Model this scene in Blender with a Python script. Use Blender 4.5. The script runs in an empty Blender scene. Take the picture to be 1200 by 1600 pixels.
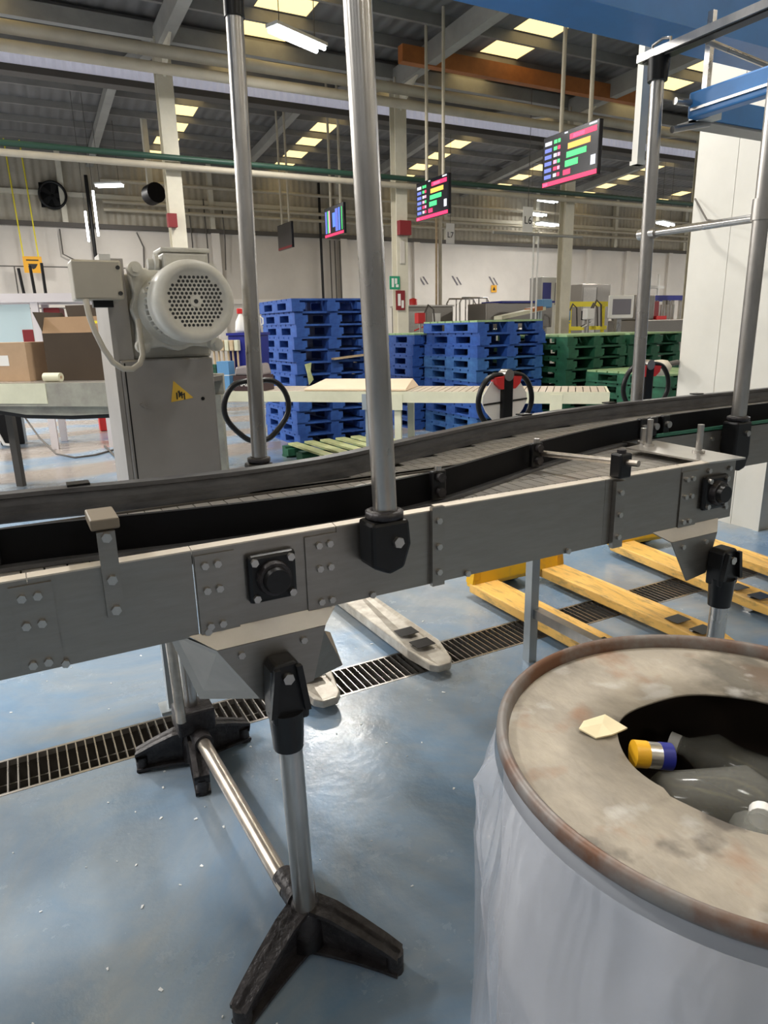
import bpy, bmesh, math, random
from mathutils import Vector, Matrix
random.seed(7)
R = math.radians
scene = bpy.context.scene
COL = scene.collection

# ------------------------------------------------------------------ camera, world, exposure
PITCH, ROLL, YAW, EYE, FPX = R(15.2), R(1.3), R(28.0), 1.38, 1060.0
def cam_basis():
    F = Vector((0, math.cos(PITCH), -math.sin(PITCH))); X = Vector((1, 0, 0)); D = Vector((0, -math.sin(PITCH), -math.cos(PITCH)))
    X2 = X*math.cos(ROLL) + D*math.sin(ROLL); D2 = D*math.cos(ROLL) - X*math.sin(ROLL)
    rz = Matrix.Rotation(-YAW, 3, 'Z')
    return rz @ X2, rz @ (-D2), rz @ (-F)
cam_data = bpy.data.cameras.new('camera'); cam = bpy.data.objects.new('camera', cam_data); COL.objects.link(cam)
bx_, by_, bz_ = cam_basis()
m = Matrix((bx_, by_, bz_)).transposed().to_4x4(); m.translation = Vector((0, 0, EYE)); cam.matrix_world = m
cam_data.sensor_fit = 'VERTICAL'; cam_data.sensor_height = 24.0; cam_data.sensor_width = 18.0
cam_data.lens = 24.0*FPX/1600.0; cam_data.clip_start = 0.02; cam_data.clip_end = 200
scene.camera = cam

world = bpy.data.worlds.new('world'); scene.world = world; world.use_nodes = True
bg = world.node_tree.nodes['Background']; bg.inputs[0].default_value = (1.0, 0.97, 0.93, 1); bg.inputs[1].default_value = 0.13
scene.view_settings.view_transform = 'Standard'; scene.view_settings.look = 'None'
scene.view_settings.exposure = 0.18; scene.view_settings.gamma = 1.0
scene.cycles.max_bounces = 6; scene.cycles.diffuse_bounces = 3; scene.cycles.glossy_bounces = 3; scene.cycles.transparent_max_bounces = 6
try: scene.view_settings.use_curve_mapping = False
except Exception: pass
LAMP_W = 105.0          # watts of a twin tube fixture
SKY_E = 1.35            # radiance of the roof lights

# ------------------------------------------------------------------ materials
MATS = {}
def nt(name):
    m = bpy.data.materials.new(name); m.use_nodes = True
    return m, m.node_tree.nodes, m.node_tree.links, m.node_tree.nodes['Principled BSDF']
def mat(name, col, rough=0.5, metal=0.0, var=0.0, scale=8.0, col2=None, bump=0.0, bscale=60.0, emit=0.0, spec=None, alpha=None, trans=None, stretch=None, contrast=(0.35, 0.65), rvar=0.0):
    m, N, L, b = nt(name)
    b.inputs['Base Color'].default_value = (*col, 1); b.inputs['Roughness'].default_value = rough; b.inputs['Metallic'].default_value = metal
    if spec is not None: b.inputs['Specular IOR Level'].default_value = spec
    tc = N.new('ShaderNodeTexCoord')
    src = tc.outputs['Object']
    if stretch:
        mp = N.new('ShaderNodeMapping'); mp.inputs['Scale'].default_value = stretch; L.new(src, mp.inputs[0]); src = mp.outputs[0]
    if var > 0 or col2:
        no = N.new('ShaderNodeTexNoise'); no.inputs['Scale'].default_value = scale; no.inputs['Detail'].default_value = 6; no.inputs['Roughness'].default_value = 0.65
        L.new(src, no.inputs['Vector'])
        rp = N.new('ShaderNodeValToRGB'); rp.color_ramp.elements[0].position = contrast[0]; rp.color_ramp.elements[1].position = contrast[1]
        c2 = col2 if col2 else tuple(max(0, c*(1-var)) for c in col)
        rp.color_ramp.elements[0].color = (*c2, 1); rp.color_ramp.elements[1].color = (*col, 1)
        L.new(no.outputs['Fac'], rp.inputs['Fac']); L.new(rp.outputs['Color'], b.inputs['Base Color'])
    if rvar > 0:
        n3 = N.new('ShaderNodeTexNoise'); n3.inputs['Scale'].default_value = scale*0.7; n3.inputs['Detail'].default_value = 5; L.new(src, n3.inputs['Vector'])
        mr = N.new('ShaderNodeMapRange'); mr.inputs['From Min'].default_value = 0.3; mr.inputs['From Max'].default_value = 0.7
        mr.inputs['To Min'].default_value = max(0.03, rough-rvar); mr.inputs['To Max'].default_value = min(1, rough+rvar)
        L.new(n3.outputs['Fac'], mr.inputs['Value']); L.new(mr.outputs[0], b.inputs['Roughness'])
    if bump > 0:
        n2 = N.new('ShaderNodeTexNoise'); n2.inputs['Scale'].default_value = bscale; n2.inputs['Detail'].default_value = 4; L.new(src, n2.inputs['Vector'])
        bp = N.new('ShaderNodeBump'); bp.inputs['Strength'].default_value = bump; bp.inputs['Distance'].default_value = 0.01
        L.new(n2.outputs['Fac'], bp.inputs['Height']); L.new(bp.outputs['Normal'], b.inputs['Normal'])
    if emit > 0:
        b.inputs['Emission Color'].default_value = (*col, 1); b.inputs['Emission Strength'].default_value = emit
    if alpha is not None: b.inputs['Alpha'].default_value = alpha
    if trans is not None: b.inputs['Transmission Weight'].default_value = trans
    MATS[name] = m
    return m

def floor_material():
    m, N, L, b = nt('floor_epoxy')
    tc = N.new('ShaderNodeTexCoord')
    def noise(scale, det=6, rough=0.6, dist=0.0):
        n = N.new('ShaderNodeTexNoise'); n.inputs['Scale'].default_value = scale; n.inputs['Detail'].default_value = det; n.inputs['Roughness'].default_value = rough; n.inputs['Distortion'].default_value = dist
        L.new(tc.outputs['Object'], n.inputs['Vector']); return n
    def ramp(src, p0, c0, p1, c1):
        r = N.new('ShaderNodeValToRGB'); e = r.color_ramp.elements; e[0].position = p0; e[0].color = (*c0, 1); e[1].position = p1; e[1].color = (*c1, 1)
        L.new(src, r.inputs[0]); return r
    def mix(f, a, bb):
        x = N.new('ShaderNodeMix'); x.data_type = 'RGBA'; L.new(f, x.inputs[0]); L.new(a, x.inputs[6]); L.new(bb, x.inputs[7]); return x.outputs[2]
    base = ramp(noise(1.3, 8, 0.7, 0.6).outputs['Fac'], 0.3, (0.125, 0.215, 0.34), 0.7, (0.23, 0.33, 0.45))
    dirt = ramp(noise(0.8, 9, 0.72, 1.2).outputs['Fac'], 0.30, (0.20, 0.205, 0.195), 0.62, (0.36, 0.39, 0.41))
    fac = ramp(noise(1.05, 10, 0.68, 1.0).outputs['Fac'], 0.40, (0, 0, 0), 0.62, (0.85, 0.85, 0.85))
    c1 = mix(fac.outputs[0], base.outputs[0], dirt.outputs[0])
    # brown traffic wear far to the left, where the trucks turn
    sp = N.new('ShaderNodeSeparateXYZ'); L.new(tc.outputs['Object'], sp.inputs[0])
    wv = N.new('ShaderNodeTexWave'); wv.inputs['Scale'].default_value = 0.22; wv.inputs['Distortion'].default_value = 6; wv.inputs['Detail'].default_value = 4; wv.bands_direction = 'Y'; L.new(tc.outputs['Object'], wv.inputs['Vector'])
    gate = N.new('ShaderNodeMapRange'); gate.inputs['From Min'].default_value = 4.5; gate.inputs['From Max'].default_value = 7.0; L.new(sp.outputs['Y'], gate.inputs['Value'])
    wr = ramp(wv.outputs['Fac'], 0.45, (0, 0, 0), 0.75, (0.85, 0.85, 0.85))
    mu = N.new('ShaderNodeMath'); mu.operation = 'MULTIPLY'; L.new(gate.outputs[0], mu.inputs[0]); L.new(wr.outputs[0], mu.inputs[1])
    brown = N.new('ShaderNodeRGB'); brown.outputs[0].default_value = (0.30, 0.25, 0.21, 1)
    c2 = mix(mu.outputs[0], c1, brown.outputs[0])
    L.new(c2, b.inputs['Base Color'])
    rr = N.new('ShaderNodeMapRange'); rr.inputs['From Min'].default_value = 0.35; rr.inputs['From Max'].default_value = 0.7; rr.inputs['To Min'].default_value = 0.10; rr.inputs['To Max'].default_value = 0.36
    L.new(noise(2.2, 8, 0.7).outputs['Fac'], rr.inputs['Value']); L.new(rr.outputs[0], b.inputs['Roughness'])
    bp = N.new('ShaderNodeBump'); bp.inputs['Strength'].default_value = 0.12; bp.inputs['Distance'].default_value = 0.01
    L.new(noise(26, 5).outputs['Fac'], bp.inputs['Height']); L.new(bp.outputs[0], b.inputs['Normal'])
    b.inputs['Specular IOR Level'].default_value = 0.6
    MATS['floor'] = m
floor_material()

def ribbed(name, col, axis, freq, rough=0.6, metal=0.0, var=0.25, vscale=1.5):
    m = mat(name, col, rough, metal, var=var, scale=vscale)
    N, L = m.node_tree.nodes, m.node_tree.links; b = N['Principled BSDF']
    tc = N.new('ShaderNodeTexCoord'); w = N.new('ShaderNodeTexWave'); w.bands_direction = axis; w.inputs['Scale'].default_value = freq; w.inputs['Distortion'].default_value = 0
    L.new(tc.outputs['Object'], w.inputs['Vector'])
    bp = N.new('ShaderNodeBump'); bp.inputs['Strength'].default_value = 0.6; bp.inputs['Distance'].default_value = 0.05
    L.new(w.outputs['Fac'], bp.inputs['Height']); L.new(bp.outputs[0], b.inputs['Normal'])
    return m

mat('steel', (0.30, 0.28, 0.255), 0.36, 0.9, var=0.10, scale=14, stretch=(1, 6, 6), rvar=0.06)
mat('steel_bright', (0.62, 0.59, 0.55), 0.28, 0.9, var=0.12, scale=20)
mat('steel_box', (0.46, 0.435, 0.41), 0.42, 0.75, var=0.1, scale=5)
mat('galv', (0.52, 0.50, 0.475), 0.30, 0.92, var=0.25, scale=9, stretch=(1, 1, 0.4), rvar=0.05)
mat('box_beige', (0.56, 0.52, 0.44), 0.38, 0.35, var=0.08, scale=8)
mat('galv_warm', (0.55, 0.49, 0.42), 0.33, 0.85, var=0.35, scale=14)
mat('black', (0.007, 0.007, 0.008), 0.35, spec=0.35, var=0.3, scale=30)
mat('black_iron', (0.050, 0.045, 0.047), 0.42, 0.3, col2=(0.014, 0.012, 0.014), scale=22, bump=0.35, bscale=70)
mat('black_wall', (0.004, 0.004, 0.005), 0.55, spec=0.12)
mat('rail', (0.095, 0.095, 0.10), 0.40, 0.15, col2=(0.05, 0.05, 0.055), scale=16, stretch=(0.6, 1, 2), rvar=0.08)
mat('slat', (0.66, 0.62, 0.57), 0.33, 0.7, var=0.25, scale=12, rvar=0.08)
mat('gusset_steel', (0.48, 0.45, 0.41), 0.5, 0.85, var=0.12, scale=9)
mat('flange_highlight', (0.62, 0.56, 0.48), 0.55, 0.6, var=0.15, scale=6)  # paler, warmer steel: highlight painted along the plates' top edge
mat('belt_core', (0.02, 0.018, 0.016), 0.6)
mat('tan_cap', (0.16, 0.13, 0.095), 0.5)
mat('green_strip', (0.03, 0.13, 0.085), 0.5)
mat('cream_pipe', (0.52, 0.47, 0.37), 0.55, var=0.15, scale=3)
mat('column_paint', (0.72, 0.68, 0.56), 0.55, var=0.12, scale=3)
mat('white_panel', (0.64, 0.62, 0.56), 0.5, var=0.08, scale=2)
mat('beam_grey', (0.36, 0.355, 0.33), 0.55, var=0.2, scale=2)
mat('purlin', (0.26, 0.25, 0.235), 0.55, var=0.2, scale=2)
mat('orange', (0.45, 0.15, 0.035), 0.6, var=0.3, scale=3)
mat('green_pipe', (0.02, 0.065, 0.045), 0.5)
mat('block_white', (0.80, 0.755, 0.70), 0.7, var=0.10, scale=0.8)
mat('block_grey', (0.66, 0.615, 0.56), 0.7, var=0.10, scale=0.8)
mat('wall_dark', (0.10, 0.09, 0.08), 0.7)
ribbed('cladding', (0.50, 0.455, 0.365), 'X', 1.6)
ribbed('roof', (0.18, 0.178, 0.18), 'X', 1.2, 0.55, 0.0, 0.2, 0.6)
ribbed('gutter_light', (0.66, 0.66, 0.74), 'X', 2.2, 0.5)
MATS['gutter_light'].node_tree.nodes['Principled BSDF'].inputs['Emission Color'].default_value = (0.75, 0.75, 0.9, 1); MATS['gutter_light'].node_tree.nodes['Principled BSDF'].inputs['Emission Strength'].default_value = 0.28
m_ = mat('skylight', (1.0, 0.76, 0.34), 0.5, emit=SKY_E)
mat('tube_light', (0.92, 0.97, 1.0), 0.5, emit=9)
for k_ in ('tube_light',): MATS[k_].cycles.emission_sampling = 'NONE'
mat('lamp_body', (0.62, 0.62, 0.6), 0.4)
mat('motor', (0.74, 0.72, 0.65), 0.42, col2=(0.60, 0.58, 0.52), scale=10)
mat('motor_dark', (0.03, 0.03, 0.03), 0.5)
mat('cable', (0.60, 0.56, 0.48), 0.45)
mat('yellow_jack', (0.80, 0.45, 0.012), 0.42, col2=(0.62, 0.36, 0.05), scale=18, contrast=(0.3, 0.5))
mat('yellow_worn', (0.84, 0.50, 0.13), 0.5, col2=(0.36, 0.24, 0.09), scale=26, stretch=(2.2, 0.35, 1), contrast=(0.3, 0.5))
mat('silver_jack', (0.60, 0.57, 0.51), 0.38, 0.45, col2=(0.38, 0.34, 0.29), scale=16)
mat('red', (0.62, 0.03, 0.03), 0.4)
mat('dark_red', (0.22, 0.015, 0.02), 0.5)
mat('white', (0.80, 0.79, 0.76), 0.5)
mat('paper', (0.84, 0.82, 0.80), 0.7)
mat('pallet_blue', (0.028, 0.105, 0.40), 0.6, col2=(0.014, 0.055, 0.25), scale=7, contrast=(0.35, 0.6))
mat('pallet_blue_pale', (0.05, 0.17, 0.42), 0.6, col2=(0.02, 0.08, 0.27), scale=6)
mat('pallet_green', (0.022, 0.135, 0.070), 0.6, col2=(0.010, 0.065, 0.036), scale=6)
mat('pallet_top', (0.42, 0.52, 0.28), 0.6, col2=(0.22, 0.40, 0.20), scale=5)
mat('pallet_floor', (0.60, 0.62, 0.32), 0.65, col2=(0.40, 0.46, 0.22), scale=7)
mat('wood_pale', (0.62, 0.48, 0.31), 0.65, col2=(0.45, 0.33, 0.2), scale=9)
mat('cream_conv', (0.70, 0.69, 0.52), 0.5, var=0.12, scale=4)
mat('cream_slat', (0.58, 0.50, 0.40), 0.5, var=0.2, scale=8)
mat('board', (0.74, 0.58, 0.42), 0.6, var=0.08, scale=3)
mat('old_conv', (0.42, 0.41, 0.34), 0.5, 0.3, col2=(0.30, 0.28, 0.24), scale=5)
mat('grey_leg', (0.38, 0.42, 0.45), 0.45, 0.5)
mat('card', (0.46, 0.31, 0.19), 0.75, var=0.12, scale=6)
mat('card_dark', (0.055, 0.036, 0.021), 0.8, var=0.12, scale=6)
mat('card_mid', (0.27, 0.165, 0.085), 0.8, var=0.1, scale=6)
mat('label_yellow', (0.85, 0.72, 0.03), 0.6)
mat('machine_white', (0.70, 0.66, 0.68), 0.45)
mat('pane', (0.55, 0.68, 0.72), 0.15)
mat('navy', (0.012, 0.018, 0.22), 0.45)
mat('blue_paint', (0.035, 0.20, 0.52), 0.42, var=0.15, scale=4)
mat('light_blue', (0.12, 0.30, 0.55), 0.55)
mat('dark_crate', (0.05, 0.025, 0.025), 0.5)
mat('crate_film', (0.25, 0.22, 0.22), 0.25)
mat('screen', (0.006, 0.006, 0.012), 0.25)
mat('screen_off', (0.035, 0.032, 0.032), 0.35)
def emi(name, c, e=1.0): mat(name, c, 0.5, emit=e)
emi('e_red', (0.95, 0.03, 0.12), 0.9); emi('e_pink', (0.90, 0.32, 0.50), 0.85); emi('e_orange', (0.95, 0.45, 0.08), 0.8)
emi('e_green', (0.06, 0.75, 0.20), 0.8); emi('e_blue', (0.12, 0.16, 0.55), 0.8); emi('e_white', (0.55, 0.58, 0.66), 0.8); emi('e_azure', (0.10, 0.22, 0.9), 0.9)
mat('sign_orange', (0.85, 0.42, 0.03), 0.5)
mat('sign_green', (0.02, 0.30, 0.16), 0.5)
mat('ink', (0.02, 0.02, 0.02), 0.5)
mat('ink_grey', (0.18, 0.17, 0.2), 0.6)
mat('sticker_yellow', (0.80, 0.50, 0.06), 0.45)
mat('drum_lid', (0.40, 0.35, 0.28), 0.6, 0.05, col2=(0.25, 0.22, 0.18), scale=9, stretch=(1.4, 0.8, 1), bump=0.25, bscale=40)
def drum_lid_extra():
    # rust blooms and oil spots on the lid
    m = MATS['drum_lid']; N, L = m.node_tree.nodes, m.node_tree.links; b = N['Principled BSDF']
    src = b.inputs['Base Color'].links[0].from_socket
    tc = N.new('ShaderNodeTexCoord')
    for sc, lo, hi, c in ((8.0, 0.55, 0.66, (0.26, 0.11, 0.045)), (6.2, 0.56, 0.64, (0.075, 0.066, 0.05)), (13.0, 0.57, 0.66, (0.50, 0.48, 0.45)), (9.0, 0.60, 0.66, (0.05, 0.04, 0.035))):
        n = N.new('ShaderNodeTexNoise'); n.noise_dimensions = '4D'; n.inputs['Scale'].default_value = sc; n.inputs['Detail'].default_value = 5; n.inputs['W'].default_value = sc
        L.new(tc.outputs['Object'], n.inputs['Vector'])
        r = N.new('ShaderNodeValToRGB'); r.color_ramp.elements[0].position = lo; r.color_ramp.elements[1].position = hi
        r.color_ramp.elements[1].color = (0.75, 0.75, 0.75, 1); L.new(n.outputs['Fac'], r.inputs[0])
        x = N.new('ShaderNodeMix'); x.data_type = 'RGBA'; L.new(r.outputs[0], x.inputs[0]); L.new(src, x.inputs[6]); x.inputs[7].default_value = (*c, 1); src = x.outputs[2]
    L.new(src, b.inputs['Base Color'])
drum_lid_extra()
mat('drum_rim', (0.20, 0.185, 0.175), 0.5, 0.3, col2=(0.13, 0.055, 0.025), scale=7, contrast=(0.42, 0.6))
mat('drum_body', (0.36, 0.37, 0.40), 0.45, 0.1, var=0.15, scale=4)
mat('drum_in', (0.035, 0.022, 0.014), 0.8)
mat('scrap_paper', (0.72, 0.62, 0.40), 0.7, var=0.1, scale=20)
def film_material():
    m, N, L, b = nt('film')
    b.inputs['Base Color'].default_value = (0.66, 0.68, 0.75, 1); b.inputs['Roughness'].default_value = 0.12
    tc = N.new('ShaderNodeTexCoord'); mp = N.new('ShaderNodeMapping'); mp.inputs['Scale'].default_value = (9, 9, 2.2); no = N.new('ShaderNodeTexNoise'); no.inputs['Scale'].default_value = 1.0; no.inputs['Detail'].default_value = 2; no.inputs['Distortion'].default_value = 1.5
    L.new(tc.outputs['Object'], mp.inputs[0]); L.new(mp.outputs[0], no.inputs['Vector']); bp = N.new('ShaderNodeBump'); bp.inputs['Strength'].default_value = 0.22; bp.inputs['Distance'].default_value = 0.05; L.new(no.outputs['Fac'], bp.inputs['Height']); L.new(bp.outputs[0], b.inputs['Normal'])
    tr = N.new('ShaderNodeBsdfTransparent'); mx = N.new('ShaderNodeMixShader'); mx.inputs[0].default_value = 0.38
    L.new(tr.outputs[0], mx.inputs[1]); L.new(b.outputs[0], mx.inputs[2]); L.new(mx.outputs[0], N['Material Output'].inputs['Surface'])
    MATS['film'] = m
film_material()
def clear_plastic():
    m, N, L, b = nt('clear_plastic')
    b.inputs['Base Color'].default_value = (0.34, 0.34, 0.31, 1); b.inputs['Roughness'].default_value = 0.10
    tr = N.new('ShaderNodeBsdfTransparent'); mx = N.new('ShaderNodeMixShader'); mx.inputs[0].default_value = 0.38
    L.new(tr.outputs[0], mx.inputs[1]); L.new(b.outputs[0], mx.inputs[2]); L.new(mx.outputs[0], N['Material Output'].inputs['Surface'])
    MATS['clear_plastic'] = m
clear_plastic()
mat('fleck', (0.80, 0.82, 0.84), 0.35)
mat('plastic_yellow', (0.80, 0.42, 0.02), 0.4)

# ------------------------------------------------------------------ mesh builder
class MB:
    def __init__(s): s.v = []; s.f = []; s.smooth = []
    def add(s, vs, fs, sm=False):
        o = len(s.v); s.v += [tuple(v) for v in vs]; s.f += [tuple(i+o for i in f) for f in fs]; s.smooth += [sm]*len(fs); return s
    def box(s, x0, x1, y0, y1, z0, z1):
        return s.add([(x0,y0,z0),(x1,y0,z0),(x1,y1,z0),(x0,y1,z0),(x0,y0,z1),(x1,y0,z1),(x1,y1,z1),(x0,y1,z1)],
                     [(3,2,1,0),(4,5,6,7),(0,1,5,4),(1,2,6,5),(2,3,7,6),(3,0,4,7)])
    def hexa(s, lo, hi):      # two quads of 4 points
        return s.add(list(lo)+list(hi), [(3,2,1,0),(4,5,6,7),(0,1,5,4),(1,2,6,5),(2,3,7,6),(3,0,4,7)])
    def cyl(s, p0, p1, r0, r1=None, n=16, caps=True):
        r1 = r0 if r1 is None else r1
        p0, p1 = Vector(p0), Vector(p1); d = (p1-p0).normalized()
        a = d.orthogonal().normalized(); b = d.cross(a)
        vs = [p0+(a*math.cos(t)+b*math.sin(t))*r0 for t in [2*math.pi*i/n for i in range(n)]] + [p1+(a*math.cos(t)+b*math.sin(t))*r1 for t in [2*math.pi*i/n for i in range(n)]]
        s.add(vs, [(i, (i+1) % n, n+(i+1) % n, n+i) for i in range(n)], True)
        if caps: s.add(vs, [tuple(range(n-1, -1, -1)), tuple(range(n, 2*n))])
        return s
    def tube(s, pts, r, n=10, closed=False, flat=1.0):
        pts = [Vector(p) for p in pts]; k = len(pts); up = None; vs = []
        for i, p in enumerate(pts):
            if closed: t = (pts[(i+1) % k]-pts[i-1]).normalized()
            else: t = (pts[min(i+1, k-1)]-pts[max(i-1, 0)]).normalized()
            if up is None: up = t.orthogonal().normalized()
            up = (up - t*up.dot(t)).normalized(); b = t.cross(up)
            vs += [p+(up*math.cos(a)*flat+b*math.sin(a))*r for a in [2*math.pi*j/n for j in range(n)]]
        fs = []
        for i in range(k if closed else k-1):
            i2 = (i+1) % k
            fs += [(i*n+j, i*n+(j+1) % n, i2*n+(j+1) % n, i2*n+j) for j in range(n)]
        s.add(vs, fs, True)
        if not closed: s.add(vs, [tuple(range(n-1, -1, -1)), tuple(range((k-1)*n, k*n))])
        return s
    def lathe(s, prof, c=(0, 0), n=48, closed=False, wob=None):
        vs = []
        for r, z in prof:
            for j in range(n):
                a = 2*math.pi*j/n; rr = r if wob is None else r+wob(a, z)
                vs.append((c[0]+rr*math.cos(a), c[1]+rr*math.sin(a), z))
        k = len(prof); fs = []
        for i in range(k if closed else k-1):
            i2 = (i+1) % k
            fs += [(i*n+j, i*n+(j+1) % n, i2*n+(j+1) % n, i2*n+j) for j in range(n)]
        return s.add(vs, fs, True)
    def prism(s, poly, axis, a, b):
        # poly in the two other axes; extruded along axis from a to b
        def P(p, t): return {'x': (t, p[0], p[1]), 'y': (p[0], t, p[1]), 'z': (p[0], p[1], t)}[axis]
        n = len(poly); vs = [P(p, a) for p in poly] + [P(p, b) for p in poly]
        return s.add(vs, [tuple(range(n-1, -1, -1)), tuple(range(n, 2*n))] + [(i, (i+1) % n, n+(i+1) % n, n+i) for i in range(n)])
    def sweep(s, path, prof, sm=False):
        # path of (x, y), closed profile of (offset to the left of travel, z)
        k = len(path); n = len(prof); vs = []
        for i in range(k):
            a = Vector(path[max(i-1, 0)]); b = Vector(path[min(i+1, k-1)]); t = (b-a).normalized(); nn = Vector((-t.y, t.x))
            for o, z in prof: q = Vector(path[i])+nn*o; vs.append((q.x, q.y, z))
        fs = [(i*n+j, (i+1)*n+j, (i+1)*n+(j+1) % n, i*n+(j+1) % n) for i in range(k-1) for j in range(n)]
        s.add(vs, fs, sm); return s.add(vs, [tuple(range(n)), tuple(range((k-1)*n, k*n))[::-1]])
    def mesh(s, name, material):
        me = bpy.data.meshes.new(name); me.from_pydata(s.v, [], s.f); me.update()
        for p, q in zip(me.polygons, s.smooth): p.use_smooth = q
        bm = bmesh.new(); bm.from_mesh(me); bmesh.ops.recalc_face_normals(bm, faces=bm.faces); bm.to_mesh(me); bm.free()
        if material: me.materials.append(MATS[material])
        return me
    def build(s, name, material, parent=None, bevel=0.0, loc=None):
        return link(name, s.mesh(name, material), parent, bevel, loc)
def link(name, me, parent=None, bevel=0.0, loc=None, rot=None):
    o = bpy.data.objects.new(name, me); COL.objects.link(o)
    if parent: o.parent = parent
    if loc: o.location = loc
    if rot: o.rotation_euler = rot
    if bevel > 0:
        md = o.modifiers.new('bevel', 'BEVEL'); md.width = bevel; md.segments = 2; md.limit_method = 'ANGLE'; md.angle_limit = R(40)
    return o
def tag(o, label, cat=None, group=None, kind=None):
    if label: o['label'] = label
    if cat: o['category'] = cat
    if group: o['group'] = group
    if kind: o['kind'] = kind
    return o
def thing(name, label, cat, loc=(0, 0, 0), rz=0.0, group=None, kind=None):
    o = bpy.data.objects.new(name, None); COL.objects.link(o); o.empty_display_size = 0.1
    o.location = loc; o.rotation_euler = (0, 0, rz); return tag(o, label, cat, group, kind)
def bx(*a): return MB().box(*a)
def copy_tree(o, parent=None):
    c = o.copy(); COL.objects.link(c); c.parent = parent
    for ch in list(o.children): copy_tree(ch, c)
    return c
def text(name, body, size, material, parent, mtx, depth=0.002):
    cu = bpy.data.curves.new(name, 'FONT'); cu.body = body; cu.size = size; cu.align_x = 'CENTER'; cu.align_y = 'CENTER'; cu.extrude = depth
    t = bpy.data.objects.new(name, cu); COL.objects.link(t)
    dg = bpy.context.evaluated_depsgraph_get(); me = bpy.data.meshes.new_from_object(t.evaluated_get(dg))
    bpy.data.objects.remove(t); me.materials.clear(); me.materials.append(MATS[material])
    me.transform(mtx); return link(name, me, parent)
FACE_MV = Matrix(((1,0,0,0),(0,0,-1,0),(0,1,0,0),(0,0,0,1)))         # text that reads when looked at along +v
FACE_MU = Matrix(((0,0,-1,0),(-1,0,0,0),(0,1,0,0),(0,0,0,1)))        # text that reads when looked at along +u
HEX = {}
def bolt(parent, p, axis='y', r=0.0075, h=0.007, mt='galv'):
    k = (axis, r, h, mt)
    if k not in HEX:
        e = {'y': (0, -h, 0), 'x': (-h, 0, 0), 'z': (0, 0, h)}[axis]
        HEX[k] = MB().cyl((0, 0, 0), e, r, n=6).mesh('bolt', mt)
    return link('bolt', HEX[k], parent, loc=p)
ORD = ['bottom', 'second', 'third', 'fourth', 'fifth', 'sixth', 'seventh', 'eighth', 'ninth', 'tenth', 'eleventh', 'twelfth', 'thirteenth']

# ================================================================== SETTING
G0, G1 = 2.165, 2.375          # drain channel across v
GU0, GU1 = -3.0, 3.55
fl = MB()
for x0, x1, y0, y1 in ((-16, 33, -14, G0), (-16, 33, G1, 22.3), (-16, GU0, G0, G1), (GU1, 33, G0, G1)):
    fl.add([(x0, y0, 0), (x1, y0, 0), (x1, y1, 0), (x0, y1, 0)], [(0, 1, 2, 3)])
fo = fl.build('floor', 'floor'); tag(fo, 'blue glossy worn epoxy floor of the factory hall', 'floor', kind='structure')
ch = MB()
ch.add([(GU0,G0,0),(GU1,G0,0),(GU1,G0,-0.12),(GU0,G0,-0.12),(GU0,G1,0),(GU1,G1,0),(GU1,G1,-0.12),(GU0,G1,-0.12)],
       [(0,1,2,3),(5,4,7,6),(3,2,6,7),(0,3,7,4),(1,5,6,2)])
dr = ch.build('drain_channel', 'wall_dark'); tag(dr, 'long floor drain with a grate of thin steel bars under the conveyor', 'drain', kind='structure')
barm = bx(-0.0022, 0.0022, G0+0.002, G1-0.002, -0.022, 0.0005).mesh('grate_bar', 'galv')
nb = 0; u = -1.55
while u < 3.5:
    link('grate_bar', barm, dr, loc=(u, 0, 0), rot=(0, 0, 0)); u += 0.030
    nb += 1
MB().box(GU0, GU1, G0+0.001, G0+0.012, -0.02, 0.001).box(GU0, GU1, G1-0.012, G1-0.001, -0.02, 0.001).build('grate_frame', 'galv', dr)
bx(GU0, GU1, (G0+G1)/2-0.003, (G0+G1)/2+0.003, -0.045, -0.030).build('grate_rod', 'wall_dark', dr)

# back wall: block wall below, ribbed cladding above
WV = 22.0
wb = thing('wall_back', 'far factory wall, pale blockwork below and cream ribbed cladding above', 'wall', (8, WV, 0), kind='structure')
def wpart(name, mt, x0, x1, y0, y1, z0, z1): return bx(x0-8, x1-8, y0, y1, z0, z1).build(name, mt, wb)
wpart('block_wall', 'block_grey', -16, 10.4, 0, 0.3, 0, 4.28)
wpart('block_wall', 'block_white', 10.4, 33, 0, 0.3, 0, 4.28)
wpart('cladding', 'cladding', -16, 33, 0.05, 0.3, 4.28, 6.6)
wpart('ledge', 'wall_dark', -16, 33, -0.10, 0.05, 4.26, 4.38)
wpart('ledge', 'column_paint', -16, 33, -0.05, 0.05, 5.05, 5.17)
wpart('ledge', 'block_white', 6.1, 10.4, -0.05, 0.0, 2.2, 2.35)
for x in (6.05, 10.35, 13.2, 21.4, 23.6, 26.2, 29): wpart('pilaster', 'block_white', x-0.12, x+0.12, -0.12, 0, 0, 4.26)
for x in (1.9, 6.0, 10.2, 14.4, 18.6, 22.8, 27.0): wpart('cladding_post', 'column_paint', x-0.07, x+0.07, -0.12, 0.05, 4.38, 6.4)
for z in (1.0, 2.1, 3.2): wpart('mortar_line', 'wall_dark', -3, 6.0, -0.004, 0.0, z, z+0.03)
for x in (-1.9, 0.45, 2.9, 4.5): wpart('mortar_line', 'wall_dark', x, x+0.03, -0.004, 0.0, 1.0, 3.2)
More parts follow.
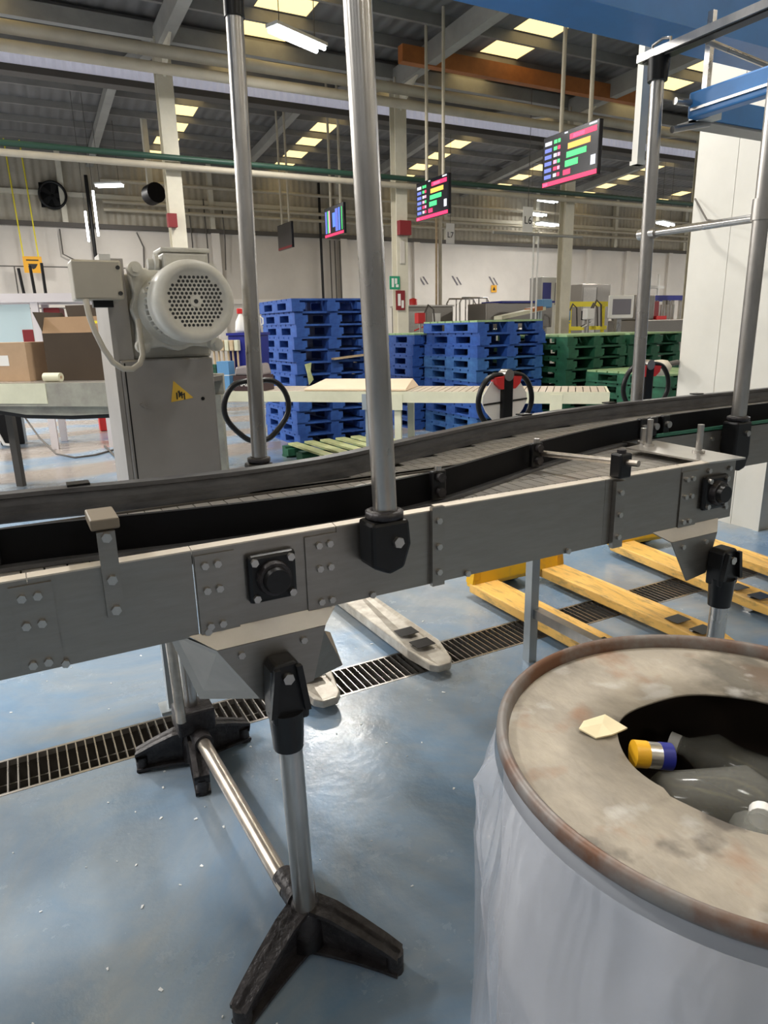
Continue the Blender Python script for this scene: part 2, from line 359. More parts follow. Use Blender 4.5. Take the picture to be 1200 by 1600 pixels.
# service pipes on the wall
def pipe(name, label, cat, pts, r, mt, group=None, n=8):
    o = MB().tube(pts, r, n).build(name, mt); return tag(o, label, cat, group)
pipe('wall_conduit', 'black conduit dropping down the pale wall behind the blue pallets', 'pipe', [(9.5, 21.83, 5.9), (9.5, 21.83, 0.5)], 0.045, 'black')
for i, x in enumerate((9.85, 10.02, 10.2)):
    pipe('wall_conduit', ('left', 'middle', 'right')[i]+' of three thin dark conduits right of the thick black conduit', 'pipe', [(x, 21.9, 4.2), (x, 21.9, 0.5)], 0.022, 'wall_dark', 'thin conduits on the back wall')
pipe('wall_conduit', 'dark conduit on the wall above the stainless junction box', 'pipe', [(2.55, 21.8, 5.6), (2.55, 21.8, 1.0)], 0.05, 'black')
for i, z in enumerate((4.75, 4.95, 5.5)):
    pipe('wall_pipe', ('lowest', 'middle', 'topmost')[i]+' cream pipe running along the cladding of the far wall', 'pipe', [(2.9, 21.75, z), (30, 21.75, z)], 0.05, 'cream_pipe', 'pipes along the far cladding')
for i, (x, z0, z1) in enumerate(((5.3, 3.0, 4.9), (5.75, 2.4, 5.2), (6.3, 3.2, 5.0))):
    pipe('wall_conduit', ('left', 'middle', 'right')[i]+' of three thin cables hanging on the wall right of the motor', 'cable', [(x, 21.85, z1), (x+0.02, 21.85, (z0+z1)/2), (x-0.03, 21.85, z0)], 0.02, 'wall_dark', 'cables on the wall')
pipe('wall_conduit', 'bent thin conduit on the wall above the cardboard boxes', 'pipe', [(1.72, 21.9, 4.2), (1.72, 21.9, 3.55), (2.0, 21.9, 3.4), (2.5, 21.9, 3.35)], 0.02, 'wall_dark')
pipe('wall_conduit', 'short cable hanging on the wall between junction box and motor', 'cable', [(3.75, 21.9, 4.2), (3.9, 21.9, 3.8), (3.85, 21.9, 3.2)], 0.02, 'wall_dark')

# side walls
tag(bx(-16.3, -16, -14, 22.3, 0, 7.8).build('wall_left', 'block_grey'), 'plain pale left wall of the hall', 'wall', kind='structure')
tag(bx(33, 33.3, -14, 22.3, 0, 7.8).build('wall_right', 'block_white'), 'plain pale right wall of the hall', 'wall', kind='structure')

# roof
def zn(v): return 5.98 + 0.035*(12.2-v)            # near slope
def zf1(v): return 5.98 + 0.17*(v-12.2)           # rising part beyond the gutter
VR = 16.6
def zf2(v): return zf1(VR) - 0.095*(v-VR)         # falling part to the far wall
ce = thing('ceiling', 'dark corrugated roof with rafters, purlins and yellow lit roof lights', 'roof', (8, 8, 6), kind='structure')
CX, CY, CZ = 8, 8, 6
def cpart(mb, name, mt):
    mb.v = [(x-CX, y-CY, z-CZ) for x, y, z in mb.v]; return mb.build(name, mt, ce)
STRIPS_N = (0.15, 4.35, 8.45, 12.6, 16.7, 20.8)
STRIPS_F = (4.55, 8.25, 12.55, 16.65, 20.75, 24.9)
def slope_sheet(va, vb, zfun, strips, pv, SW, name='roof_sheet'):
    xs = [-16.0]
    for s in strips: xs += [s-SW, s+SW]
    xs.append(33.0)
    for i in range(0, len(xs), 2):
        a, b = xs[i], xs[i+1]
        cpart(MB().hexa([(a,va,zfun(va)),(b,va,zfun(va)),(b,vb,zfun(vb)),(a,vb,zfun(vb))], [(a,va,zfun(va)+0.05),(b,va,zfun(va)+0.05),(b,vb,zfun(vb)+0.05),(a,vb,zfun(vb)+0.05)]), name, 'roof')
    for s in strips:                                       # roof lights between the purlins
        for j in range(len(pv)-1):
            a, b = pv[j]+0.06, pv[j+1]-0.06
            cpart(MB().hexa([(s-SW,a,zfun(a)+0.01),(s+SW,a,zfun(a)+0.01),(s+SW,b,zfun(b)+0.01),(s-SW,b,zfun(b)+0.01)],
                            [(s-SW,a,zfun(a)+0.05),(s+SW,a,zfun(a)+0.05),(s+SW,b,zfun(b)+0.05),(s-SW,b,zfun(b)+0.05)]), 'roof_light', 'skylight')
        for a in pv: cpart(MB().box(s-SW, s+SW, a-0.06, a+0.06, zfun(a)+0.01, zfun(a)+0.05), 'roof_light_joint', 'purlin')
pn = [-13.9+0.93*i for i in range(28)] + [12.15]
pf1 = [12.5, 13.6, 14.7, 15.8]; pf2 = [16.7, 17.75, 18.8, 19.85, 20.9, 21.95]
slope_sheet(-14, 12.2, zn, STRIPS_N, pn, 0.42); slope_sheet(12.2, VR, zf1, STRIPS_F, pf1, 0.30); slope_sheet(VR, 22.3, zf2, STRIPS_F, pf2, 0.30)
for a in pn[14:]: cpart(bx(-16, 33, a-0.03, a+0.03, zn(a)-0.16, zn(a)), 'purlin', 'purlin')
for a in pf1+pf2:
    z = zf1(a) if a <= VR else zf2(a); cpart(bx(-16, 33, a-0.03, a+0.03, z-0.14, z), 'purlin', 'purlin')
COLU = [-5.6, -1.45, 2.7, 6.85, 11.0, 15.15, 19.3]
for c in COLU:
    def raft(va, vb, zfun, d=0.30): cpart(MB().hexa([(c-0.09,va,zfun(va)-0.16-d),(c+0.09,va,zfun(va)-0.16-d),(c+0.09,vb,zfun(vb)-0.16-d),(c-0.09,vb,zfun(vb)-0.16-d)],
                                                   [(c-0.09,va,zfun(va)-0.15),(c+0.09,va,zfun(va)-0.15),(c+0.09,vb,zfun(vb)-0.15),(c-0.09,vb,zfun(vb)-0.15)]), 'rafter', 'beam_grey')
    raft(-6, 12.0, zn); raft(12.2, VR, zf1, 0.2); raft(VR, 22.0, zf2, 0.2)
cpart(bx(-16, 33, 12.0, 12.12, 5.68, 5.90), 'gutter_beam', 'beam_grey')
cpart(bx(-16, 33, 12.90, 12.93, 5.36, 5.52), 'gutter_light_strip', 'gutter_light')
cpart(bx(-16, 33, 12.85, 13.1, 5.24, 5.34), 'gutter_duct', 'wall_dark')

# ------------------------------------------------------------------ columns and service lines along the column row
cl_lab = {2.7: 'slim cream steel column behind the motor drive', 6.85: 'cream steel column with red and green signs behind the leaning pole', 11.0: 'cream steel column right of the hanging L6 board', 15.15: 'cream steel column beside the tall white panel'}
for c in COLU[2:6]:
    t = thing('column', cl_lab[c], 'column', (c, 12.0, 0))
    bx(-0.12, 0.12, -0.10, -0.085, 0, 5.68).build('flange', 'column_paint', t); bx(-0.12, 0.12, 0.085, 0.10, 0, 5.68).build('flange', 'column_paint', t)
    bx(-0.012, 0.012, -0.085, 0.085, 0, 5.68).build('web', 'column_paint', t)
    bx(-0.22, 0.22, -0.2, 0.2, 0, 0.03).build('base_plate', 'column_paint', t)
    MB().prism([(-0.09, 5.15), (-0.75, 5.58), (-0.09, 5.58)], 'x', -0.02, 0.02).build('haunch', 'column_paint', t)
pipe('overhead_pipe', 'upper of two thick cream pipes running along the columns under the roof', 'pipe', [(-14, 11.1, 5.20), (31, 11.1, 5.25)], 0.085, 'cream_pipe', n=14)
pipe('overhead_pipe', 'lower of two thick cream pipes running along the columns under the roof', 'pipe', [(-14, 11.1, 4.98), (31, 11.1, 5.04)], 0.075, 'cream_pipe', n=14)
pipe('green_pipe', 'dark green pipe running across the columns above the far wall', 'pipe', [(-14, 11.76, 3.97), (31, 11.76, 4.05)], 0.045, 'green_pipe')
pipe('white_pipe', 'pale pipe running just below the dark green pipe', 'pipe', [(-14, 11.78, 3.85), (31, 11.78, 3.93)], 0.05, 'cream_pipe')
tag(bx(6.3, 12.3, 10.85, 11.0, 5.55, 5.80).build('crane_beam', 'orange'), 'rusty orange beam hanging below the dark roof', 'beam')
# red fire boxes and signs on the columns
tag(bx(2.52, 2.66, 11.78, 11.895, 3.0, 3.2).build('fire_box', 'dark_red'), 'small red box on the slim cream column behind the motor', 'fire box')
tag(bx(6.74, 6.98, 11.78, 11.895, 3.05, 3.3).build('fire_box', 'dark_red'), 'dark red box high on the column behind the leaning pole', 'fire box')
tag(bx(15.02, 15.25, 11.78, 11.895, 2.95, 3.25).build('fire_box', 'dark_red'), 'dark red box high on the column by the tall white panel', 'fire box')
def small_sign(name, label, u, v, z, w, h, mt, ink=None, body=None):
    t = thing(name, label, 'sign', (u, v, z)); bx(-w/2, w/2, -0.006, 0.006, -h/2, h/2).build('board', mt, t)
    if body: text('lettering', body, h*0.75, ink, t, Matrix.Translation((0, -0.008, 0)) @ FACE_MV)
    return t
s = small_sign('exit_sign', 'small green and white sign on the column behind the leaning pole', 6.66, 11.88, 2.2, 0.22, 0.24, 'sign_green')
MB().box(-0.07, -0.02, -0.01, -0.004, -0.08, 0.08).box(0.0, 0.05, -0.01, -0.004, -0.02, 0.08).box(0.02, 0.08, -0.01, -0.004, -0.08, -0.03).build('symbol', 'white', s)
s = small_sign('fire_sign', 'small red and white sign below the green sign on the column', 6.78, 11.88, 1.88, 0.2, 0.36, 'dark_red')
MB().box(-0.06, 0.0, -0.01, -0.004, -0.1, 0.12).box(0.02, 0.07, -0.01, -0.004, -0.14, 0.0).build('symbol', 'white', s)
s = small_sign('plate', 'grey marked plate below the dark red box on the column', 6.84, 11.88, 2.75, 0.1, 0.4, 'block_grey')

# ------------------------------------------------------------------ lamps
def lamp(name, label, u, v, z, rz, length=1.2, watts=LAMP_W, top=None, grp='twin tube lamps'):
    t = thing(name, label, 'lamp', (u, v, z), rz, grp)
    bx(-length/2, length/2, -0.11, 0.11, 0.03, 0.07).build('housing', 'lamp_body', t)
    for s in (-1, 1): MB().cyl((-length/2+0.03, s*0.075, 0), (length/2-0.03, s*0.075, 0), 0.028, n=10).build('tube', 'tube_light', t)
    zt = (top if top else (zn(v) if v < 12.2 else (zf1(v) if v < VR else zf2(v)))) - z
    for s in (-1, 1): MB().cyl((s*length*0.35, 0, 0.07), (s*length*0.35, 0, zt-0.05), 0.006, n=5).build('hanger', 'wall_dark', t)
    if watts > 0:
        ld = bpy.data.lights.new('lamp_light', 'AREA'); ld.shape = 'RECTANGLE'; ld.size = length; ld.size_y = 0.24; ld.energy = watts; ld.color = (1.0, 0.965, 0.91)
        lo = bpy.data.objects.new('lamp_light', ld); COL.objects.link(lo); lo.parent = t; lo.location = (0, 0, -0.04)
    return t
lamp('ceiling_lamp', 'bright twin tube lamp hanging under the roof left of the leaning pole', 3.97, 9.6, 5.09, R(24), 0.95, 150)
lamp('ceiling_lamp', 'small bright lamp in front of the far wall above the junction box', 2.81, 19.5, 4.95, R(-30), 0.7, 80)
lamp('ceiling_lamp', 'upper of two small lamps right of the hanging L6 board', 15.7, 18.5, 4.8, R(10), 0.8, 110)
lamp('ceiling_lamp', 'lower of two small lamps right of the hanging L6 board', 14.5, 16.6, 4.2, R(10), 0.9, 130)
lamp('ceiling_lamp', 'small lamp seen just right of the tall back pole', 17.6, 15.0, 4.15, R(20), 1.0, 130)
lamp('ceiling_lamp', 'faint small lamp high above the L6 board', 18.3, 21.0, 5.75, R(10), 1.0, 20)
k = 0
for v in (-6.5, -1.6, 3.2):
    for u in (-7.5, -2.6, 2.2, 7.2, 12.5):
        if v == 3.2 and u > 3: continue
        lamp('ceiling_lamp', 'unseen twin tube lamp added above and behind the viewer', u, v, 5.2, R(90), 1.2, 165 if v > 0 else 34); k += 1  # unseen lamps added to light the foreground from overhead and behind
for u, v in ((-8.0, 9.0), (-3.6, 9.5), (-3.0, 15.0), (-8.0, 16.0)): lamp('ceiling_lamp', 'unseen twin tube lamp added left of the bay as fill light', u, v, 5.2, R(90), 1.2, 560, grp='added lamps left of the view')  # added fill lamps that brighten the background from outside the view
for u, v in ((18.0, 4.5), (24.0, 8.5), (30.0, 13.0)): lamp('ceiling_lamp', 'unseen twin tube lamp added right of the bay as fill light', u, v, 5.2, R(90), 1.2, 560, grp='added lamps right of the view')  # more unseen lamps, added to lift the brightness of the far wall

# ================================================================== FRONT CONVEYOR (A)
AV, AZ0, AZ1, BELT = 1.23, 0.815, 0.988, 0.972
A = thing('slat_conveyor', 'stainless slat conveyor in front, with bolted side plates, ending at right', 'conveyor', (0.4, 1.45, 0))
def ap(mb, name, mt, parent=A, bevel=0.0):
    mb.v = [(x-0.4, y-1.45, z) for x, y, z in mb.v]; return mb.build(name, mt, parent, bevel)
def abolt(u, z, v=AV-0.004, r=0.0075): return bolt(A, (u-0.4, v-1.45, z), r=r)
seams = [-2.6, -0.028, 0.246, 0.541, 0.785, 1.30, 1.586, 1.82]
for i in range(len(seams)-1):
    top = AZ1 if i < 4 else 0.992
    pl = ap(bx(seams[i]+0.0008, seams[i+1]-0.0008, AV, AV+0.003, AZ0, top-0.003), 'side_plate', 'steel')
    ap(MB().hexa([(seams[i]+0.0008, AV, top-0.003), (seams[i+1]-0.0008, AV, top-0.003), (seams[i+1]-0.0008, AV+0.020, top), (seams[i]+0.0008, AV+0.020, top)], [(seams[i]+0.0008, AV+0.0, top), (seams[i+1]-0.0008, AV+0.0, top), (seams[i+1]-0.0008, AV+0.020, top+0.003), (seams[i]+0.0008, AV+0.020, top+0.003)]), 'top_flange', 'flange_highlight', pl)
ap(bx(-2.6, 1.82, 1.655, 1.659, AZ0, 0.975), 'rear_plate', 'steel')
ap(bx(1.815, 1.82, AV+0.004, 1.655, AZ0+0.02, 0.985), 'end_plate', 'steel')
# splice plates with two columns of bolts
for u0, u1 in ((-0.058, 0.008), (0.249, 0.325), (0.470, 0.541), (1.588, 1.66)):
    ap(bx(u0, u1, AV-0.004, AV-0.0005, AZ0+0.002, 0.976), 'splice_plate', 'steel')
    for z in (0.955, 0.905, 0.832):
        for du in (0.018, 0.042): abolt((u0+du) if u0 != 0.470 else (u1-0.06+du), z)
ap(bx(0.768, 0.80, AV-0.012, AV-0.0005, 0.812, 0.996), 'splice_strap', 'steel')
for z in (0.965, 0.905, 0.845): abolt(0.784, z, AV-0.012)
ap(bx(1.325, 1.36, AV-0.014, AV-0.0005, 0.805, 0.985), 'splice_strap', 'steel')
for z in (0.955, 0.895, 0.835): abolt(1.342, z, AV-0.014)
for u in (0.01, 0.262, 0.62, 0.87, 1.18): abolt(u, AZ0+0.006, AV-0.001)
for u, z in ((1.79, 0.965), (1.79, 0.905), (1.79, 0.85), (1.70, 0.968)): abolt(u, z, AV-0.001)
# flange bearings
for u, z in ((0.395, 0.911), (1.722, 0.905)):
    b_ = ap(bx(u-0.05, u+0.05, AV-0.018, AV-0.001, z-0.05, z+0.05), 'bearing_housing', 'black', bevel=0.008)
    MB().cyl((u-0.4, AV-0.018-1.45, z), (u-0.4, AV-0.034-1.45, z), 0.036, 0.033, n=24).build('bearing_ring', 'black_iron', b_)
    MB().cyl((u-0.4, AV-0.034-1.45, z), (u-0.4, AV-0.048-1.45, z), 0.027, 0.024, n=20).build('bearing_cap', 'black', b_)
    for sx in (-1, 1):
        for sz in (-1, 1): MB().cyl((u-0.4+sx*0.037, AV-0.018-1.45, z+sz*0.037), (u-0.4+sx*0.037, AV-0.026-1.45, z+sz*0.037), 0.008, n=6).build('bolt', 'galv', b_)
# flat bar bracket that carries the guide wall, with a tan block on top
br = ap(bx(0.088, 0.118, AV-0.010, AV-0.001, 0.892, 1.050), 'guide_bracket', 'steel')
for z in (1.04, 0.962, 0.905): abolt(0.103, z, AV-0.010, 0.009)
ap(bx(0.080, 0.128, AV-0.006, AV+0.085, 1.052, 1.072), 'bracket_cap', 'tan_cap', bevel=0.003)
# guide wall (S curve), black, from the front edge across to the rear conveyor
WALL = [(-2.6, 1.37), (-0.6, 1.365), (-0.07, 1.352), (0.09, 1.335), (0.22, 1.312), (0.39, 1.294), (0.55, 1.290), (0.66, 1.298), (0.78, 1.318), (0.90, 1.352), (1.04, 1.405), (1.16, 1.452), (1.29, 1.505), (1.41, 1.546), (1.53, 1.583), (1.66, 1.620), (1.80, 1.652), (1.93, 1.676), (2.1, 1.70), (2.4, 1.715), (3.2, 1.72), (6.0, 1.72)]
def smooth(path, n=4):
    out = []
    for i in range(len(path)-1):
        p0, p1, p2, p3 = (Vector(path[max(0, min(len(path)-1, i+j))]) for j in (-1, 0, 1, 2))
        for k in range(n):
            t = k/n; out.append(tuple(0.5*((2*p1)+(-p0+p2)*t+(2*p0-5*p1+4*p2-p3)*t*t+(-p0+3*p1-3*p2+p3)*t**3)))
    return out+[tuple(path[-1])]
ap(MB().sweep(smooth(WALL[:18]), [(0.0, 0.974), (0.0, 1.047), (0.012, 1.047), (0.012, 0.974)]), 'guide_wall', 'black_wall')
ap(MB().sweep(smooth(WALL[:18]), [(-0.022, 0.973), (-0.022, 0.981), (0.0, 0.981), (0.0, 0.973)]), 'wear_strip', 'rail')
# brackets clamped on the guide wall
for u, v in ((0.845, 1.325), (1.285, 1.492), (-0.085, 1.35)):
    b_ = ap(bx(u-0.020, u+0.020, v-0.016, v-0.001, 0.985, 1.055), 'guide_clamp', 'black', bevel=0.004)
    for z in (1.04, 1.005): MB().cyl((u-0.4, v-0.016-1.45, z), (u-0.4, v-0.030-1.45, z), 0.011, n=12).build('knob', 'black_iron', b_)
    MB().cyl((u-0.4, v-0.010-1.45, 1.055), (u-0.4, v-0.010-1.45, 1.066), 0.009, n=10).build('knob', 'galv', b_)
# rod across the lane in its black split clamp
ap(MB().cyl((1.302, 1.49, 1.022), (1.352, 1.175, 1.036), 0.0085, n=12), 'guide_rod', 'galv_warm')
c_ = ap(bx(1.322, 1.364, 1.205, 1.242, 0.994, 1.058), 'rod_clamp', 'black', bevel=0.005)
MB().cyl((1.343-0.4, 1.224-1.45, 1.058), (1.343-0.4, 1.224-1.45, 1.066), 0.012, n=10).build('knob', 'black_iron', c_)
# slats: each tile of the table-top chain in view is a part
PITCHU, ROWW = 0.0381, 0.0775
tile = bx(0.0016, PITCHU-0.0016, 0.0012, ROWW-0.0012, -0.004, 0).mesh('slat', 'slat')
ap(bx(-2.6, 1.80, 1.252, 1.652, 0.955, 0.966), 'belt_core', 'belt_core')
rest = MB(); count = 0
for r in range(5):
    off = PITCHU/2 if r % 2 else 0
    v0 = 1.2545 + r*(ROWW+0.001)
    u = -2.59 + off
    while u < 1.79:
        vis = (u > 0.70) or (r == 0 and u > -0.12 and u < 0.7) or (r >= 3 and 0.30 < u)
        if vis and count < 300 and u+PITCHU < 1.80:
            link('slat', tile, A, loc=(u-0.4, v0-1.45, BELT)); count += 1
        elif u+PITCHU < 1.80: rest.box(u+0.0012, u+PITCHU-0.0012, v0+0.001, v0+ROWW-0.001, BELT-0.004, BELT)
        u += PITCHU
o = ap(rest, 'slats_rest', 'slat'); o['kind'] = 'stuff'
# dead plate with upright pegs at the end
ap(MB().prism([(1.690, 1.222), (1.832, 1.210), (1.868, 1.56), (1.685, 1.52)], 'z', 0.990, 0.995), 'transfer_plate', 'steel_bright')
for u, v, h in ((1.765, 1.50, 0.085), (1.79, 1.335, 0.085), (1.79, 1.545, 0.05)):
    p_ = ap(MB().cyl((u, v, 0.995), (u, v, 0.995+h), 0.0095, n=12), 'peg', 'galv')
    MB().cyl((u-0.4, v-1.45, 0.995), (u-0.4, v-1.45, 1.003), 0.018, n=12).build('peg_foot', 'steel_bright', p_)
# gusset trough and leg sets
def gusset(u0, u1, wings=True):
    # lip folded out below the side plate, hanging plate, and side wings sloping away under the belts
    ap(MB().hexa([(u0, AV+0.003, 0.817), (u1, AV+0.003, 0.817), (u1, AV-0.001, 0.819), (u0, AV-0.001, 0.819)],
                 [(u0+0.044, 1.203, 0.789), (u1-0.040, 1.203, 0.789), (u1-0.040, 1.199, 0.791), (u0+0.044, 1.199, 0.791)]), 'gusset_lip', 'gusset_steel')
    ap(MB().prism([(u0+0.044, 0.790), (u1-0.040, 0.790), (u1-0.072, 0.672), (u0+0.122, 0.662)], 'y', 1.199, 1.203), 'gusset_plate', 'steel')
    if wings:
        ap(MB().hexa([(u0+0.044, 1.204, 0.788), (u0+0.048, 1.205, 0.790), (u0+0.126, 1.205, 0.664), (u0+0.122, 1.204, 0.662)],
                     [(u0-0.022, 1.350, 0.790), (u0-0.018, 1.352, 0.790), (u0+0.035, 1.352, 0.616), (u0+0.031, 1.350, 0.614)]), 'trough_wing', 'gusset_steel')
        ap(MB().hexa([(u1-0.044, 1.204, 0.775), (u1-0.040, 1.206, 0.775), (u1-0.070, 1.206, 0.672), (u1-0.074, 1.204, 0.672)],
                     [(u1-0.010, 1.250, 0.745), (u1-0.008, 1.252, 0.745), (u1+0.018, 1.252, 0.660), (u1+0.016, 1.250, 0.660)]), 'trough_wing', 'steel')
    ap(bx(u0+0.13, u1-0.08, 1.30, 2.04, 0.775, 0.815), 'cross_member', 'steel')
    for u in (u0+0.09, u1-0.09): abolt(u, 0.770, 1.199)
def tripod(cu, cv, arms, L=0.23, mt='black_iron'):
    h_ = ap(MB().lathe([(0.001, 0.02), (0.046, 0.02), (0.042, 0.09), (0.034, 0.125), (0.028, 0.14), (0.001, 0.14)], (cu, cv), 20), 'foot_hub', mt)
    for a in arms:
        a = R(a); d = Vector((math.cos(a), math.sin(a))); n = Vector((-d.y, d.x))
        web = []
        prof = [(0.02, 0.012, 0.130), (0.07, 0.014, 0.122), (0.13, 0.012, 0.098), (0.19, 0.006, 0.070), (L, 0.0, 0.050)]
        mb = MB()
        for (x0, b0, t0), (x1, b1, t1) in zip(prof[:-1], prof[1:]):
            # thin web, with a wider top flange
            def q(x, s, z): p = Vector((cu, cv))+d*x+n*s; return (p.x, p.y, z)
            mb.hexa([q(x0, -0.007, b0), q(x0, 0.007, b0), q(x1, 0.007, b1), q(x1, -0.007, b1)], [q(x0, -0.007, t0), q(x0, 0.007, t0), q(x1, 0.007, t1), q(x1, -0.007, t1)])
            w0, w1 = 0.029-0.03*x0, 0.029-0.03*x1
            mb.hexa([q(x0, -w0, t0-0.010), q(x0, w0, t0-0.010), q(x1, w1, t1-0.010), q(x1, -w1, t1-0.010)], [q(x0, -w0, t0), q(x0, w0, t0), q(x1, w1, t1), q(x1, -w1, t1)])
            mb.hexa([q(x0, -w0, b0), q(x0, w0, b0), q(x1, w1, b1), q(x1, -w1, b1)], [q(x0, -w0, b0+0.008), q(x0, w0, b0+0.008), q(x1, w1, b1+0.008), q(x1, -w1, b1+0.008)])
        mb.v = [(x-0.4, y-1.45, z) for x, y, z in mb.v]
        arm = mb.build('foot_arm', mt, A)
        e = Vector((cu, cv))+d*(L-0.012)
        MB().cyl((e.x-0.4, e.y-1.45, 0.0), (e.x-0.4, e.y-1.45, 0.05), 0.020, n=12).build('foot_pad', mt, arm)
def clamp_head(cu, cv, z0, z1, yb):
    # two-cheek black plastic leg head on a socket
    mb = MB().prism([(cu-0.024, z1), (cu+0.020, z1+0.002), (cu+0.030, z1-0.012), (cu+0.044, z0+0.10), (cu+0.042, z0+0.065), (cu-0.034, z0+0.065), (cu-0.036, z0+0.12), (cu-0.032, z1-0.012)], 'y', cv-0.022, yb)
    h_ = ap(mb, 'leg_head', 'black', bevel=0.006)
    MB().cyl((cu-0.4, cv-1.45, z0), (cu-0.4, cv-1.45, z0+0.085), 0.031, 0.036, n=20).build('socket', 'black', h_)
    MB().cyl((cu-0.4, cv-0.022-1.45, z1-0.03), (cu-0.4, cv-0.032-1.45, z1-0.03), 0.012, n=6).build('bolt', 'galv', h_)
    for s in (-1, 1):
        MB().prism([(cu-0.4+s*0.022-0.006, z1-0.006), (cu-0.4+s*0.022+0.006, z1-0.006), (cu-0.4+s*0.036+0.006, z0+0.09), (cu-0.4+s*0.036-0.006, z0+0.09)], 'y', cv-0.034-1.45, cv-0.022-1.45).build('cheek', 'black', h_)
gusset(0.225, 0.535); gusset(1.49, 1.765, False)
clamp_head(0.388, 1.168, 0.560, 0.755, 1.198)
ap(MB().cyl((0.392, 1.170, 0.57), (0.410, 1.195, 0.10), 0.0245, n=24), 'leg', 'galv')
tripod(0.413, 1.205, (-46, -150, 72), 0.225)
ap(MB().cyl((0.392, 1.255, 0.125), (0.362, 2.0, 0.125), 0.021, n=20), 'cross_tube', 'galv_warm')
s_ = ap(MB().cyl((0.403, 1.215, 0.125), (0.397, 1.30, 0.125), 0.028, n=18), 'tube_socket', 'black_iron')
s_ = ap(MB().cyl((0.366, 1.93, 0.125), (0.362, 2.03, 0.125), 0.030, n=18), 'tube_socket', 'black_iron')
ap(MB().cyl((0.360, 2.035, 0.10), (0.352, 2.04, 0.62), 0.022, n=16), 'leg', 'galv')
ap(MB().cyl((0.315, 1.99, 0.19), (0.300, 1.97, 0.70), 0.016, n=12), 'leg_stay', 'galv_warm')
ap(bx(0.30, 0.42, 1.98, 2.08, 0.135, 0.215), 'leg_bracket', 'black_iron', bevel=0.008)
tripod(0.360, 2.04, (165, 12, -98), 0.185)
clamp_head(1.725, 1.168, 0.575, 0.750, 1.198)
ap(MB().cyl((1.732, 1.170, 0.58), (1.752, 1.195, 0.10), 0.0245, n=24), 'leg', 'galv')
tripod(1.752, 1.205, (-46, -150, 72), 0.225)
ap(bx(1.745, 1.785, 2.01, 2.05, 0.0, 0.80), 'leg', 'grey_leg')
ap(MB().hexa([(1.76, 2.02, 0.20), (1.80, 2.02, 0.20), (1.80, 1.23, 0.20), (1.76, 1.23, 0.20)], [(1.76, 2.02, 0.24), (1.80, 2.02, 0.24), (1.80, 1.23, 0.24), (1.76, 1.23, 0.24)]), 'cross_tube', 'galv')
# a small leg set far to the left, out of the picture, carries the other end
ap(MB().cyl((-2.4, 1.26, 0.0), (-2.4, 1.26, 0.82), 0.0245, n=16), 'leg', 'galv'); ap(MB().cyl((-2.4, 1.62, 0.0), (-2.4, 1.62, 0.82), 0.0245, n=16), 'leg', 'galv')

# ================================================================== REAR CONVEYOR (B)
B = thing('slat_conveyor', 'rear slat conveyor with a tall dark curved guard rail, running on to the right', 'conveyor', (2.0, 2.0, 0))
def bp_(mb, name, mt, parent=B, bevel=0.0):
    mb.v = [(x-2.0, y-2.0, z) for x, y, z in mb.v]; return mb.build(name, mt, parent, bevel)
RAIL = [(-2.6, 1.76), (-0.6, 1.755), (-0.06, 1.736), (0.2, 1.70), (0.38, 1.685), (0.52, 1.688), (0.70, 1.715), (0.84, 1.758), (0.97, 1.812), (1.12, 1.872), (1.29, 1.938), (1.46, 2.003), (1.66, 2.065), (1.86, 2.108), (2.06, 2.140), (2.28, 2.163), (2.5, 2.177), (3.0, 2.185), (4.0, 2.185), (6.0, 2.185)]
def rail_v(u):
    for (a, va), (b, vb) in zip(RAIL[:-1], RAIL[1:]):
        if a <= u <= b: return va+(vb-va)*(u-a)/(b-a)
    return RAIL[-1][1]
for a, b in ((0.42, 1.2), (1.2, 1.9), (1.9, 2.75), (2.75, 4.0), (4.0, 6.0)):
    bp_(MB().box(a+0.001, b-0.001, 1.664, 1.668, AZ0, 0.978).box(a+0.001, b-0.001, 1.664, 1.684, 0.975, 0.978), 'side_plate', 'steel')
bk = [(u/20, rail_v(u/20)+0.035) for u in range(10, 121, 2)]
bp_(MB().sweep(bk, [(-0.002, AZ0), (-0.002, 0.966), (0.002, 0.966), (0.002, AZ0)]), 'side_plate', 'steel')
bp_(bx(2.0, 6.0, 1.668, 1.676, 0.978, 0.990), 'edge_strip', 'green_strip')
for u in (1.95, 2.0, 2.3, 2.36, 2.8, 2.86):
    for z in (0.945, 0.89, 0.84): bolt(B, (u-2.0, 1.664-2.0, z))
bc = [(u/20, 1.672) for u in range(10, 120, 2)]
bp_(MB().prism(bc+[(u, v-0.006) for u, v in bk[::-1]], 'z', 0.955, 0.966), 'belt_core', 'belt_core')
rp = smooth(RAIL)
g_ = bp_(MB().sweep(rp, [(-0.018, 0.968), (-0.022, 0.972), (-0.022, 0.988), (-0.013, 0.993), (-0.013, 1.006), (-0.010, 1.022), (-0.018, 1.026), (-0.018, 1.036), (0.020, 1.036), (0.020, 0.968)]), 'guard_rail', 'rail')
